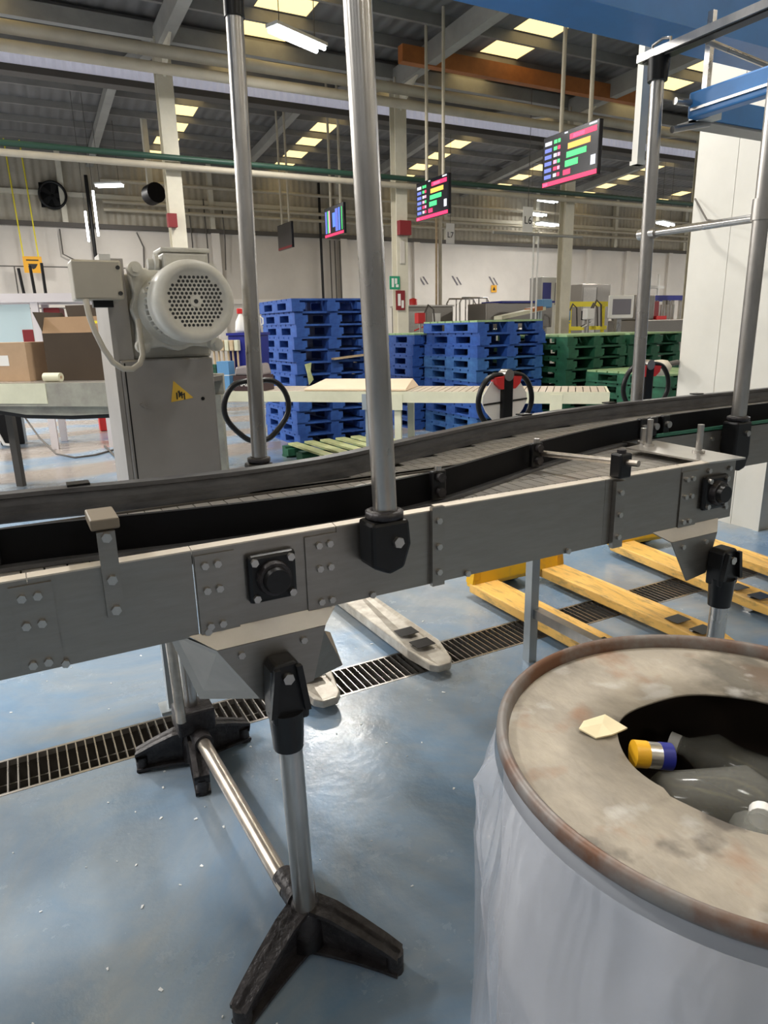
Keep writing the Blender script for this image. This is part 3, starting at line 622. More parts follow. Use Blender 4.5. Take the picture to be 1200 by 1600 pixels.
# joint clips along the top of the rail
for u, v in ((0.10, 1.735), (1.75, 2.10), (2.9, 2.205), (2.3, 2.185)):
    bp_(bx(u-0.025, u+0.025, v-0.02, v+0.02, 1.036, 1.041), 'rail_clip', 'black')
bp_(MB().sweep(smooth(WALL[17:]), [(0.0, 0.974), (0.0, 1.047), (0.012, 1.047), (0.012, 0.974)]), 'guide_wall', 'black_wall')
tileb = bx(0.0016, PITCHU-0.0016, 0.0012, ROWW-0.0012, -0.004, 0).mesh('slat', 'slat')
restb = MB(); nbk = 0
for r in range(7):
    v0 = 1.690 + r*(ROWW+0.001); u = 0.50 + (PITCHU/2 if r % 2 else 0)
    while u < 5.93:
        # in view: the strip between guide wall and guard rail
        if v0+ROWW > rail_v(u)+0.03: u += PITCHU; continue
        if u < 2.3 and nbk < 300: link('slat', tileb, B, loc=(u-2.0, v0-2.0, BELT)); nbk += 1
        else: restb.box(u+0.0012, u+PITCHU-0.0012, v0+0.001, v0+ROWW-0.001, BELT-0.004, BELT)
        u += PITCHU
o = bp_(restb, 'slats_rest', 'slat'); o['kind'] = 'stuff'
for u, v in ((1.93, 1.69), (1.985, 1.69), (2.06, 1.70)):
    c_ = bp_(bx(u-0.016, u+0.016, v-0.022, v-0.002, 0.985, 1.052), 'guide_clamp', 'black', bevel=0.004)
    MB().cyl((u-2.0, v-2.022, 1.02), (u-2.0, v-2.036, 1.02), 0.012, n=12).build('knob', 'galv', c_)
for u in (4.0, 5.8):
    for v in (1.69, 2.18): bp_(MB().cyl((u, v, 0), (u, v, 0.82), 0.0245, n=14), 'leg', 'galv')
bp_(bx(1.74, 1.79, 1.68, 2.05, 0.78, 0.82), 'support_bar', 'steel')

# ================================================================== POLES AND OVERHEAD TUBES
def pole_clamp(parent, x, y, z0, z1):
    c_ = MB().prism([(x-0.045, z1), (x+0.042, z1), (x+0.047, z0+0.06), (x+0.030, z0+0.01), (x-0.005, z0), (x-0.045, z0+0.02)], 'y', y-0.032, y+0.034).build('pole_clamp', 'black', parent, 0.008)
    MB().lathe([(0.030, z1-0.002), (0.040, z1+0.004), (0.040, z1+0.016), (0.030, z1+0.020)], (x, y), 20, closed=True).build('clamp_ring', 'black_iron', c_)
    MB().cyl((x+0.012, y-0.032, z1-0.045), (x+0.012, y-0.042, z1-0.045), 0.012, n=6).build('bolt', 'galv', c_)
    return c_
t = thing('upright_pole', 'thick grey pole clamped to the front plate, rising past the top of the picture', 'pole', (0.638, 1.193, 0.885))
MB().cyl((0, 0, 0.10), (-0.058, 0.0, 1.75), 0.0250, n=28).build('tube', 'galv', t); pole_clamp(t, -0.003, 0.0, 0.0, 0.115)
t = thing('upright_pole', 'grey pole with a black cap behind the guard rail, right of the motor', 'pole', (0.717, 2.272, 0.80))
bx(-0.03, 0.03, -0.62, 0.03, -0.04, -0.003).build('mount_arm', 'steel', t)
MB().cyl((0, 0, 0.0), (0.022, 0.0, 1.49), 0.0265, n=28).build('tube', 'galv', t); MB().cyl((0.022, 0, 1.485), (0.023, 0, 1.60), 0.031, n=24).build('cap', 'black', t)
pole_clamp(t, 0, 0, 0.0, 0.135)
t = thing('pole_frame', 'grey tube frame of two poles joined by cross tubes above the conveyor at right', 'frame', (2.565, 2.276, 0.80))
MB().cyl((0.01, 0, 0.02), (-0.012, 0.0, 1.57), 0.0275, n=26).build('pole', 'galv', t); pole_clamp(t, 0.01, 0, 0.0, 0.17)
MB().cyl((-0.012, 0, 1.55), (-0.012, 0, 1.635), 0.040, 0.046, n=22).build('pole_cap', 'black', t)
bx(-0.045, 0.035, -0.98, 0.09, 1.638, 1.668).build('top_bar', 'galv', t)
bx(-0.030, 0.020, -0.98, 0.07, 1.632, 1.638).build('top_bar_slot', 'black', t)
MB().tube([(-0.02, -0.06, 1.668), (-0.02, -0.06, 1.69), (-0.02, -0.02, 1.70), (-0.02, 0.03, 1.69), (-0.02, 0.03, 1.668)], 0.006).build('hook', 'galv', t)
MB().cyl((0.0, 0.04, 0.955), (0.0, -0.95, 0.945), 0.016, n=16).build('cross_tube', 'galv', t)
MB().cyl((-0.001, 0.045, 0.955), (-0.001, -0.045, 0.955), 0.024, n=16).build('tube_joint', 'galv', t)
MB().cyl((-0.17, -0.646, 0.20), (-0.175, -0.646, 1.65), 0.0265, n=26).build('pole', 'galv', t); pole_clamp(t, -0.17, -0.646, 0.02, 0.21)
MB().cyl((-0.172, -0.646, 0.915), (-0.172, -0.646, 0.985), 0.034, n=18).build('tube_joint', 'galv', t)
bx(-0.172, 0.0, -0.66, -0.63, 0.93, 0.96).build('tube_joint', 'galv', t)

# ================================================================== MOTOR DRIVE
D = thing('motor_drive', 'cream electric motor on a stainless box column behind the conveyor', 'motor', (0.44, 2.40, 0))
def dp(mb, name, mt, parent=D, bevel=0.0):
    mb.v = [(x-0.44, y-2.40, z) for x, y, z in mb.v]; return mb.build(name, mt, parent, bevel)
dp(bx(0.300, 0.592, 2.300, 2.560, 0.70, 1.300), 'box_column', 'steel_box', bevel=0.006)
dp(bx(0.285, 0.300, 2.300, 2.620, 0.70, 1.480), 'column_flange', 'steel_box')
dp(bx(0.300, 0.345, 2.305, 2.56, 1.300, 1.600), 'head_plate', 'steel_box')
dp(bx(0.345, 0.60, 2.33, 2.56, 1.300, 1.56), 'gear_housing', 'motor', bevel=0.01)
dp(bx(0.34, 0.385, 2.40, 2.445, 0.0, 0.70), 'support_leg', 'grey_leg'); dp(bx(0.31, 0.415, 2.38, 2.465, 0.0, 0.012), 'base_plate', 'grey_leg')
dp(bx(0.40, 0.46, 1.662, 2.31, 0.75, 0.80), 'mount_arm', 'steel')
dp(bx(0.312, 0.316, 2.2985, 2.300, 0.71, 1.29), 'column_seam', 'black')
# gearbox flange: wavy square plate with four lugs
fc = (0.476, 1.452)
pts = []
for i in range(48):
    a = 2*math.pi*i/48; sq = 1/max(abs(math.cos(a)), abs(math.sin(a))); r = 0.122*(0.15+0.85*sq) + 0.006*math.cos(8*a)
    pts.append((fc[0]+r*math.cos(a), fc[1]+r*math.sin(a)))
fl_ = dp(MB().prism(pts, 'y', 2.255, 2.33), 'gear_flange', 'motor', bevel=0.006)
for sx in (-1, 1):
    for sz in (-1, 1):
        x, z = fc[0]+sx*0.112, fc[1]+sz*0.112
        MB().cyl((x-0.44, 2.255-2.4, z), (x-0.44, 2.215-2.4, z), 0.021, n=14).build('lug', 'motor', fl_)
        MB().cyl((x-0.44, 2.215-2.4, z), (x-0.44, 2.202-2.4, z), 0.012, n=6).build('bolt', 'motor', fl_)
# bell housing
def ring_y(prof, c, n=40):
    mb = MB().lathe([(r, y) for r, y in prof], (0, 0), n)
    mb.v = [(c[0]+x, z, c[1]+y) for x, y, z in mb.v]; return mb
dp(ring_y([(0.112, 2.255), (0.100, 2.225), (0.098, 2.19), (0.001, 2.19)], fc), 'bell_housing', 'motor')
mc = (0.478, 1.462)
dp(ring_y([(0.088, 2.19), (0.090, 2.06), (0.001, 2.06)], mc), 'motor_body', 'motor')
fin = MB()
for i in range(40):
    a = 2*math.pi*i/40
    if 0.9 < a < 2.3: continue
    c0, s0 = math.cos(a), math.sin(a); t_ = 0.0022
    def q(r, s, y): return (mc[0]+c0*r-s0*s, y, mc[1]+s0*r+c0*s)
    fin.hexa([q(0.086, -t_, 2.188), q(0.086, t_, 2.188), q(0.106, t_, 2.188), q(0.106, -t_, 2.188)], [q(0.086, -t_, 2.075), q(0.086, t_, 2.075), q(0.106, t_, 2.075), q(0.106, -t_, 2.075)])
o = dp(fin, 'cooling_fins', 'motor'); o['kind'] = 'stuff'
tb = dp(bx(0.42, 0.55, 2.085, 2.185, 1.545, 1.600), 'terminal_box', 'motor', bevel=0.008)
MB().box(0.415-0.44, 0.555-0.44, 2.08-2.4, 2.19-2.4, 1.600, 1.612).build('terminal_lid', 'motor', tb, 0.004)
MB().cyl((0.42-0.44, 2.13-2.4, 1.57), (0.385-0.44, 2.13-2.4, 1.57), 0.016, n=10).build('cable_gland', 'motor', tb)
MB().cyl((0.41-0.44, 2.11-2.4, 1.575), (0.40-0.44, 2.11-2.4, 1.575), 0.022, n=10).build('cable_gland', 'motor', tb)
fcov = dp(ring_y([(0.104, 2.10), (0.112, 2.095), (0.114, 2.02), (0.110, 1.992), (0.100, 1.983), (0.086, 1.981), (0.084, 1.986), (0.001, 1.986)], mc, 48), 'fan_cover', 'motor')
# perforated grille: dark holes as small recessed discs
hol = MB()
p = 0.0118
for i in range(-7, 8):
    for j in range(-7, 8):
        x = (i+(0.5 if j % 2 else 0))*p; z = j*p*0.9
        if 0.017 < math.hypot(x, z) and max(abs(x), abs(z)) < 0.073 and abs(x)+abs(z) < 0.104: hol.cyl((mc[0]-0.44+x, 1.9852-2.4, mc[1]+z), (mc[0]-0.44+x, 1.9862-2.4, mc[1]+z), 0.0043, n=8)
o = hol.build('grille_holes', 'motor_dark', fcov); o['kind'] = 'stuff'
MB().cyl((mc[0]-0.44, 1.986-2.4, mc[1]), (mc[0]-0.44, 1.982-2.4, mc[1]), 0.015, n=20).build('grille_hub', 'motor', fcov)
MB().cyl((mc[0]-0.44, 1.982-2.4, mc[1]), (mc[0]-0.44, 1.9805-2.4, mc[1]), 0.006, n=12).build('hub_screw', 'motor_dark', fcov)
# junction box on an arm with its cable
jb = dp(bx(0.186, 0.318, 2.165, 2.275, 1.474, 1.582), 'junction_box', 'box_beige', bevel=0.006)
MB().box(0.188-0.44, 0.30-0.44, 2.162-2.4, 2.165-2.4, 1.480, 1.576).build('box_lid', 'box_beige', jb)
for x, z in ((0.308, 1.562), (0.308, 1.492)): MB().cyl((x-0.44, 2.165-2.4, z), (x-0.44, 2.160-2.4, z), 0.006, n=8).build('screw', 'motor_dark', jb)
dp(bx(0.235, 0.29, 2.20, 2.24, 1.455, 1.474), 'box_gland', 'black')
dp(bx(0.262, 0.292, 2.17, 2.275, 1.575, 1.598), 'box_tag', 'white')
dp(bx(0.275, 0.31, 2.26, 2.31, 1.49, 1.57), 'box_arm', 'steel_box')
cab = [(0.212, 2.16, 1.474), (0.214, 2.145, 1.43), (0.224, 2.14, 1.385), (0.240, 2.14, 1.340), (0.262, 2.145, 1.300), (0.288, 2.15, 1.280), (0.316, 2.16, 1.278), (0.340, 2.17, 1.292), (0.354, 2.19, 1.315), (0.357, 2.21, 1.36), (0.357, 2.225, 1.42)]
cab = smooth(cab, 4) if False else cab
dp(MB().tube(cab, 0.0085, 10), 'cable', 'cable')
# yellow warning triangle, a hole and a small latch on the column face
tri = dp(MB().prism([(0.458, 1.228), (0.517, 1.170), (0.444, 1.160)], 'y', 2.2975, 2.2999), 'warning_sticker', 'sticker_yellow')
MB().prism([(0.4665-0.44, 1.195), (0.488-0.44, 1.182), (0.474-0.44, 1.178)], 'y', 2.2965-2.4, 2.2976-2.4).build('warning_symbol', 'ink', tri)
for k, (xa, za) in enumerate(((0.462, 1.186), (0.470, 1.192), (0.478, 1.188), (0.486, 1.184))): MB().box(xa-0.44, xa+0.004-0.44, 2.2963-2.4, 2.2976-2.4, za-0.018, za+0.004).build('warning_symbol', 'ink', tri)
dp(MB().cyl((0.548, 2.2999, 1.165), (0.548, 2.298, 1.165), 0.006, n=12), 'bolt_hole', 'black')
dp(MB().hexa([(0.345, 2.292, 1.16), (0.352, 2.292, 1.164), (0.352, 2.299, 1.164), (0.345, 2.299, 1.16)], [(0.362, 2.292, 1.145), (0.369, 2.292, 1.149), (0.369, 2.299, 1.149), (0.362, 2.299, 1.145)]), 'latch', 'steel_bright')

# ================================================================== DRUM WITH SCRAP
DC = (0.715, 0.434)
T = thing('steel_drum', 'rusty steel drum wrapped in clear film, its lid cut open', 'drum', (DC[0], DC[1], 0))
MB().lathe([(0.001, 0.0), (0.280, 0.0), (0.283, 0.02), (0.283, 0.29), (0.291, 0.30), (0.283, 0.31), (0.283, 0.58), (0.291, 0.59), (0.283, 0.60), (0.283, 0.872)], n=72).build('body', 'drum_body', T)
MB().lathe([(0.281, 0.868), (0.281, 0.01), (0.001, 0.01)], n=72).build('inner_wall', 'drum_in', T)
MB().lathe([(0.278, 0.872), (0.281, 0.886), (0.287, 0.891), (0.293, 0.886), (0.294, 0.874), (0.288, 0.866), (0.281, 0.866)], n=96, closed=True).build('rim', 'drum_rim', T)
# lid: ring with a ragged round opening
n = 96; vs = []
def hole_r(a): return 0.138 + 0.005*math.sin(3*a+0.6) + 0.0015*math.sin(7*a)
for zz in (0.872, 0.868):
    for rr in (0, 1, 2):
        for j in range(n):
            a = 2*math.pi*j/n; r = [hole_r(a), 0.21, 0.280][rr]; z = zz + (0.003*math.sin(2*a+1) if rr == 1 else 0) + (-0.006 if rr == 0 and 3.2 < a < 4.6 else 0)
            vs.append((r*math.cos(a), r*math.sin(a), z))
fs = []
for ring in (0, 1):
    for j in range(n):
        k = (j+1) % n
        fs += [(ring*n+j, ring*n+k, (ring+1)*n+k, (ring+1)*n+j), ((3+ring)*n+j, (4+ring)*n+j, (4+ring)*n+k, (3+ring)*n+k)]
fs += [(j, 3*n+j, 3*n+(j+1) % n, (j+1) % n) for j in range(n)]
MB().add(vs, fs, True).build('lid', 'drum_lid', T)
def wob(a, z):
    rg = lambda q: (1-abs(math.sin(q)))**5
    if z > 0.85: return 0.0
    return 0.004*math.sin(9*a+z*7)+0.005*math.sin(4*a+z*5)+0.016*rg(3*a+6*z)+0.010*rg(5.5*a-7*z+1)
MB().lathe([(0.2955, 0.855), (0.300, 0.82), (0.305, 0.76), (0.309, 0.70), (0.311, 0.62), (0.313, 0.5), (0.315, 0.36), (0.319, 0.22), (0.325, 0.10), (0.338, 0.012)], n=120, wob=wob).build('film', 'film', T)
# things in and on the drum
pp = thing('paper_scrap', 'crumpled tan paper scrap lying on the drum lid', 'paper', (DC[0]-0.108, DC[1]+0.118, 0.8735))
MB().add([(-0.030, 0.012, 0.003), (-0.010, 0.024, 0.001), (0.022, 0.018, 0.004), (0.027, -0.016, 0.001), (-0.004, -0.020, 0.004), (-0.024, -0.012, 0.001), (0.002, 0.003, 0.005)]
         + [(-0.030, 0.012, 0.001), (-0.010, 0.024, -0.001), (0.022, 0.018, 0.002), (0.027, -0.016, -0.001), (-0.004, -0.020, 0.002), (-0.024, -0.012, -0.001), (0.002, 0.003, 0.003)],
         [(i_, (i_+1) % 6, 6) for i_ in range(6)] + [(7+(i_+1) % 6, 7+i_, 13) for i_ in range(6)] + [(i_, 7+i_, 7+(i_+1) % 6, (i_+1) % 6) for i_ in range(6)]).build('sheet', 'scrap_paper', pp)
ck = thing('spray_can', 'yellow, silver and blue can lying at the edge of the drum opening', 'can', (DC[0]-0.088, DC[1]+0.060, 0.862))
ax = Vector((0.80, -0.45, -0.10)).normalized()
def seg(a, b, r, mt, nm): MB().cyl(ax*a, ax*b, r, n=20).build(nm, mt, ck)
seg(-0.020, -0.003, 0.0165, 'plastic_yellow', 'body'); seg(-0.003, 0.012, 0.016, 'steel_bright', 'band'); seg(0.012, 0.027, 0.0165, 'navy', 'cap')
bot_spots = [((0.035, 0.035, 0.765), (0.75, -0.45, 0.05), 0.040, 0.17), ((-0.052, -0.070, 0.795), (0.8, 0.5, 0.0), 0.036, 0.14), ((0.135, 0.085, 0.745), (-0.35, 0.75, 0.1), 0.036, 0.16), ((-0.085, 0.045, 0.745), (0.25, 0.9, 0.0), 0.034, 0.14), ((0.050, -0.095, 0.785), (0.75, 0.30, -0.05), 0.040, 0.15)]
blab = ['crumpled clear plastic bottle in the middle of the drum opening', 'clear plastic bottle at the near edge of the drum opening', 'clear plastic bottle at the right of the drum opening', 'clear plastic bottle deep in the drum under the can', 'clear plastic bottle lying nearest the right edge of the picture in the drum']
for (p, d, r, L_), lb in zip(bot_spots, blab):
    t = thing('plastic_bottle', lb, 'bottle', (DC[0]+p[0], DC[1]+p[1], p[2]), group='bottles in the drum')
    d = Vector(d).normalized()
    def ring(mb, prof):
        a = d.orthogonal().normalized(); b = d.cross(a); nn = 18; vv = []
        for x, rr in prof:
            for j in range(nn):
                q = 2*math.pi*j/nn; w = 1+0.10*math.sin(3*q+x*40)
                vv.append(tuple(d*x+(a*math.cos(q)+b*math.sin(q))*rr*w))
        ff = [(i*nn+j, i*nn+(j+1) % nn, (i+1)*nn+(j+1) % nn, (i+1)*nn+j) for i in range(len(prof)-1) for j in range(nn)]
        return mb.add(vv, ff, True)
    ring(MB(), [(-L_/2, 0.005), (-L_/2, r*0.8), (-L_/2+0.01, r), (0, r*0.94), (L_*0.22, r), (L_*0.36, r*0.6), (L_*0.44, 0.014), (L_/2, 0.014)]).build('body', 'clear_plastic', t)
    MB().cyl(d*(L_/2), d*(L_/2+0.015), 0.015, n=14).build('cap', 'white', t)
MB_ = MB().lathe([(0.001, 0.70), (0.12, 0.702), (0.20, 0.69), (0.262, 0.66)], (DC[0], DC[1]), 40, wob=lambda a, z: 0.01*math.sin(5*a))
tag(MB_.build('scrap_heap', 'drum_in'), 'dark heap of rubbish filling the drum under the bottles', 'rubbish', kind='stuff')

# ================================================================== PALLET TRUCKS
def fork_mesh(x0, x1, L):
    # steel channel fork with a tapered tip; runs towards -y from y=0
    xm = (x0+x1)/2; top = 0.085; mb = MB()
    poly = [(x0, 0.0), (x1, 0.0), (x1, -L+0.16), (xm+0.055, -L+0.03), (xm+0.03, -L), (xm-0.03, -L), (xm-0.055, -L+0.03), (x0, -L+0.16)]
    n_ = len(poly)
    vs = [(x, y, 0.035 if y > -L+0.1 else 0.03) for x, y in poly] + [(x, y, top if y > -L+0.1 else top-0.022) for x, y in poly]
    mb.add(vs, [tuple(range(n_-1, -1, -1)), tuple(range(n_, 2*n_))]+[(i, (i+1) % n_, n_+(i+1) % n_, n_+i) for i in range(n_)])
    return mb
def pallet_truck(label, loc, rz, body, top, W=0.62, L=1.15, loop=True, panel=False, trig=True, lean=0.0):
    t = thing('pallet_truck', label, 'pallet truck', loc, rz, 'hand pallet trucks')
    fw = 0.16
    for s in (-1, 1):
        x0, x1 = (-W/2, -W/2+fw) if s < 0 else (W/2-fw, W/2)
        f = fork_mesh(x0, x1, L).build('fork', top, t, 0.006)
        xm = (x0+x1)/2
        for yy in (-L+0.30, -L+0.17):          # window of the load roller
            bx(xm-0.045, xm+0.045, yy-0.035, yy+0.035, 0.0845, 0.0865).build('roller_slot', 'black', f)
        MB().cyl((xm-0.04, -L+0.20, 0.038), (xm+0.04, -L+0.20, 0.038), 0.038, n=18).build('load_roller', 'galv', f)
    # heel: raised cross plate with pressed ribs
    h = MB().prism([(0.03, 0.06), (-0.02, 0.06), (-0.035, 0.085), (0.01, 0.25), (0.04, 0.26)], 'x', -W/2+0.005, W/2-0.005).build('heel_plate', body, t, 0.004)
    for z in (0.12, 0.19): MB().prism([(-0.026+ (z-0.085)*0.3, z-0.008), (-0.036+(z-0.085)*0.3, z), (-0.024+(z-0.085)*0.3, z+0.008)], 'x', -W/2+0.05, W/2-0.05).build('rib', body, h)
    for s in (-1, 1): MB().prism([(s*(W/2), 0.085), (s*(W/2-0.05), 0.085), (s*(W/2-0.05), 0.25), (s*(W/2-0.02), 0.23)], 'y', -0.03, 0.03).build('heel_cheek', body, h)
    p_ = MB().cyl((0, 0.12, 0.20), (0, 0.12, 0.44), 0.05, n=18).build('pump', body, t)
    bx(-0.09, 0.09, 0.02, 0.17, 0.14, 0.22).build('pump_block', body, p_, 0.01)
    for s in (-1, 1): MB().cyl((s*0.045-0.025, 0.12, 0.09), (s*0.045+0.025, 0.12, 0.09), 0.09, n=24).build('steer_wheel', 'black', t)
    MB().cyl((-0.07, 0.12, 0.09), (0.07, 0.12, 0.09), 0.012, n=10).build('axle', 'galv', t)
    # drawbar and handle loop
    MB().cyl((0, 0.13, 0.34), (0, 0.13+lean*0.5, 0.90), 0.022, n=16).build('drawbar', 'black', t)
    y = 0.13+lean*0.8
    hd = bx(-0.032, 0.032, y-0.025, y+0.025, 0.86, 1.12).build('handle_stem', 'black', t, 0.008)
    pts = [(0, y, 1.125), (0.06, y, 1.132), (0.12, y, 1.112), (0.162, y, 1.055), (0.174, y, 0.99), (0.155, y, 0.93), (0.105, y, 0.87), (0.055, y, 0.83), (0, y, 0.82)]
    full = pts + [(-x, yy, z) for x, yy, z in pts[-2:0:-1]]
    fine = []
    for i_ in range(len(full)):
        q0, q1, q2, q3 = (Vector(full[(i_+j_) % len(full)]) for j_ in (-1, 0, 1, 2))
        for k_ in range(4):
            t_ = k_/4; fine.append(0.5*((2*q1)+(-q0+q2)*t_+(2*q0-5*q1+4*q2-q3)*t_*t_+(-q0+3*q1-3*q2+q3)*t_**3))
    MB().tube(fine, 0.0145, 10, closed=True).build('handle_loop', 'black', hd)
    if trig:
        for s in (-1, 1): MB().prism([(s*0.030, 1.125), (s*0.085, 1.120), (s*0.075, 1.085), (s*0.045, 1.06), (s*0.030, 1.06)], 'y', y-0.024, y+0.024).build('trigger', 'red', hd)
        MB().cyl((0, y-0.028, 1.13), (0, y+0.028, 1.13), 0.030, n=18).build('handle_cap', 'galv', hd)
    if panel:
        for s in (-1, 1): MB().prism([(s*0.032, 1.10), (s*0.09, 1.10), (s*0.140, 1.03), (s*0.145, 0.99), (s*0.120, 0.945), (s*0.06, 0.885), (s*0.032, 0.875)], 'y', y+0.004, y+0.010).build('handle_panel', 'paper', hd)
        MB().cyl((-0.14, y-0.001, 0.985), (0.14, y-0.001, 1.0), 0.005, n=8).build('lever', 'black', hd)
    return t
pallet_truck('yellow pallet truck in the middle, white panel inside its handle', (2.25, 2.72, 0), 0.0, 'yellow_jack', 'yellow_worn', panel=True)
pallet_truck('yellow pallet truck at right with its handle behind the back pole', (3.37, 2.80, 0), R(6.0*-1), 'yellow_jack', 'yellow_worn')
pallet_truck('worn silver pallet truck at left without red triggers', (1.095, 3.30, 0), R(1), 'silver_jack', 'silver_jack', W=0.67, L=1.22, trig=False)

# ================================================================== PALLETS
def make_pallet(mt, topmt, h, nd=7, wu=1.0, wv=1.2, gap=0.025):
    root = thing('wooden_pallet', 'pallet', 'pallet')
    k = h/0.144
    deck = bx(0, wu, 0, wv/nd-gap, 0, 0.022*k).mesh('deck_board', topmt)
    for i in range(nd): link('deck_board', deck, root, loc=(0, i*(wv/nd)+0.0125, h-0.022*k))
    st = bx(0, 0.10, 0, wv, 0, 0.022*k).mesh('stringer_board', mt)
    bo = bx(0, 0.14, 0, wv, 0, 0.022*k).mesh('bottom_board', mt)
    bl = bx(0, 0.165, 0, 0.20, 0, 0.078*k).mesh('block', mt)
    for x in (0.0, wu/2-0.05, wu-0.10): link('stringer_board', st, root, loc=(x, 0, h-0.044*k))
    for x in (0.0, wu/2-0.06, wu-0.12):
        link('bottom_board', bo, root, loc=(x, 0, 0))
        for y in (0.0, wv/2-0.10, wv-0.20): link('block', bl, root, loc=(min(x, wu-0.165), y, 0.022*k))
    return root
PB = make_pallet('pallet_blue', 'pallet_blue', 0.144); PP = make_pallet('pallet_blue_pale', 'pallet_blue_pale', 0.144); PG = make_pallet('pallet_green', 'pallet_green', 0.138)
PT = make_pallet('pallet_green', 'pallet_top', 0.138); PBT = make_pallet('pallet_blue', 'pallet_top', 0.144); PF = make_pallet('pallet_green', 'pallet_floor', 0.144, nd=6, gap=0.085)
used = set()
def put(proto, loc, rz, label, group=None):
    if proto.name in used: o = copy_tree(proto)
    else: o = proto; used.add(proto.name)
    o.location = loc; o.rotation_euler = (0, 0, rz); o['label'] = label; o['category'] = 'pallet'
    if group: o['group'] = group
    return o
def stack(u, v, n, h, proto, where, group, top=None, alt=None, jit=0.02):
    for i in range(n):
        p = top if (top and i == n-1) else (alt if (alt and i in alt[1]) else proto)
        if isinstance(p, tuple): p = p[0]
        nm = 'top' if i == n-1 else ORD[i]
        put(p, (u+random.uniform(-jit, jit), v+random.uniform(-jit, jit), i*h), R(random.uniform(-0.8, 0.8)), f'{nm} {"green" if h < 0.14 else "blue"} pallet{"" if i in (0, n-1) else " from the floor"} of {where}', group)
stack(2.97, 7.71, 12, 0.144, PB, 'the tall stack behind the beige board', 'tall left stack of blue pallets', jit=0.03)
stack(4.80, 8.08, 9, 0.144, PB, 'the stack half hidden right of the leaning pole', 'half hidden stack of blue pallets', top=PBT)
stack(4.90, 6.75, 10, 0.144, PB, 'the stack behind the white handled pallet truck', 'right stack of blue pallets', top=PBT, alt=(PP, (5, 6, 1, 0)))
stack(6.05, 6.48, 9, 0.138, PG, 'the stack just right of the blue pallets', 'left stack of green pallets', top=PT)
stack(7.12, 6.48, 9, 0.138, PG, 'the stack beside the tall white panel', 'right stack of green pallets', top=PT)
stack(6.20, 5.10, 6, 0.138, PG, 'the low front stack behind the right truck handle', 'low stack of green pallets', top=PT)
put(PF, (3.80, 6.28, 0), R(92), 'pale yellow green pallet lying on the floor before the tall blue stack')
# strips of torn film caught in the tall stack
tag(MB().add([(3.06, 7.66, 0.98), (3.14, 7.65, 1.0), (3.12, 7.64, 0.9), (3.16, 7.655, 0.80), (3.10, 7.655, 0.74), (3.08, 7.64, 0.86), (3.06, 7.67, 0.98), (3.14, 7.66, 1.0), (3.12, 7.65, 0.9), (3.16, 7.665, 0.80), (3.10, 7.665, 0.74), (3.08, 7.65, 0.86)],
    [(0, 1, 2, 5), (5, 2, 3, 4), (7, 6, 11, 8), (8, 11, 10, 9), (0, 6, 7, 1), (1, 7, 8, 2), (2, 8, 9, 3), (3, 9, 10, 4), (4, 10, 11, 5), (5, 11, 6, 0)]).build('torn_wrap', 'pallet_floor'), 'torn yellow wrap hanging from the tall blue pallet stack', 'wrap')
tag(MB().hexa([(3.42, 7.60, 1.02), (3.95, 7.62, 1.06), (3.95, 7.72, 1.06), (3.42, 7.70, 1.02)], [(3.42, 7.60, 1.04), (3.95, 7.62, 1.08), (3.95, 7.72, 1.08), (3.42, 7.70, 1.04)]).build('loose_plank', 'wood_pale'), 'pale wooden plank sticking out of the tall blue pallet stack', 'plank')

# ================================================================== BACKGROUND CONVEYORS
RZ = R(-43.5)
C2 = thing('belt_conveyor', 'long cream conveyor with a slatted top in front of the pallets', 'conveyor', (4.25, 4.04, 0), RZ)
L2, W2, Z2 = 4.4, 0.55, 0.835
bx(-L2, 0, -0.02, 0.0, Z2-0.095, Z2).build('side_rail', 'cream_conv', C2); bx(-L2, 0, W2, W2+0.02, Z2-0.095, Z2).build('side_rail', 'cream_conv', C2)
bx(-0.02, 0, 0, W2, Z2-0.095, Z2-0.005).build('end_rail', 'cream_conv', C2)
bx(-L2, -0.02, 0.0, W2, Z2-0.02, Z2-0.012).build('bed', 'wall_dark', C2)
sl = bx(-0.052, 0.0, 0.004, W2-0.004, 0, 0.012).mesh('slat', 'cream_slat')
for i in range(72): link('slat', sl, C2, loc=(-0.03-i*0.0605, 0, Z2-0.010))
for x, mt in ((-0.42, 'cream_conv'), (-1.78, 'cream_conv'), (-2.05, 'grey_leg'), (-3.9, 'cream_conv')):
    for y in (0.0, W2-0.04):
        bx(x-0.03, x+0.03, y, y+0.04, 0, Z2-0.095).build('leg', mt, C2)
    bx(x-0.02, x+0.02, 0.04, W2-0.04, 0.25, 0.29).build('leg_brace', mt, C2)
    bx(x-0.05, x+0.05, -0.026, -0.02, Z2-0.16, Z2-0.02).build('leg_plate', mt, C2)
tag(MB().hexa([(-2.66, 0.0, Z2+0.003), (-1.70, 0.0, Z2+0.003), (-1.70, W2-0.02, Z2+0.003), (-2.66, W2-0.02, Z2+0.003)], [(-2.66, 0.0, Z2+0.022), (-1.70, 0.0, Z2+0.022), (-1.76, W2-0.02, Z2+0.075), (-2.64, W2-0.02, Z2+0.075)]).build('board', 'board', None, 0.006), 'smooth beige board lying on the cream conveyor', 'board')
bo_ = bpy.data.objects['board'] if 'board' in bpy.data.objects else None
for o in bpy.data.objects:
    if o.name.startswith('board') and o.parent is None and o.get('category') == 'board': o.location = (4.25, 4.04, 0); o.rotation_euler = (0, 0, RZ)
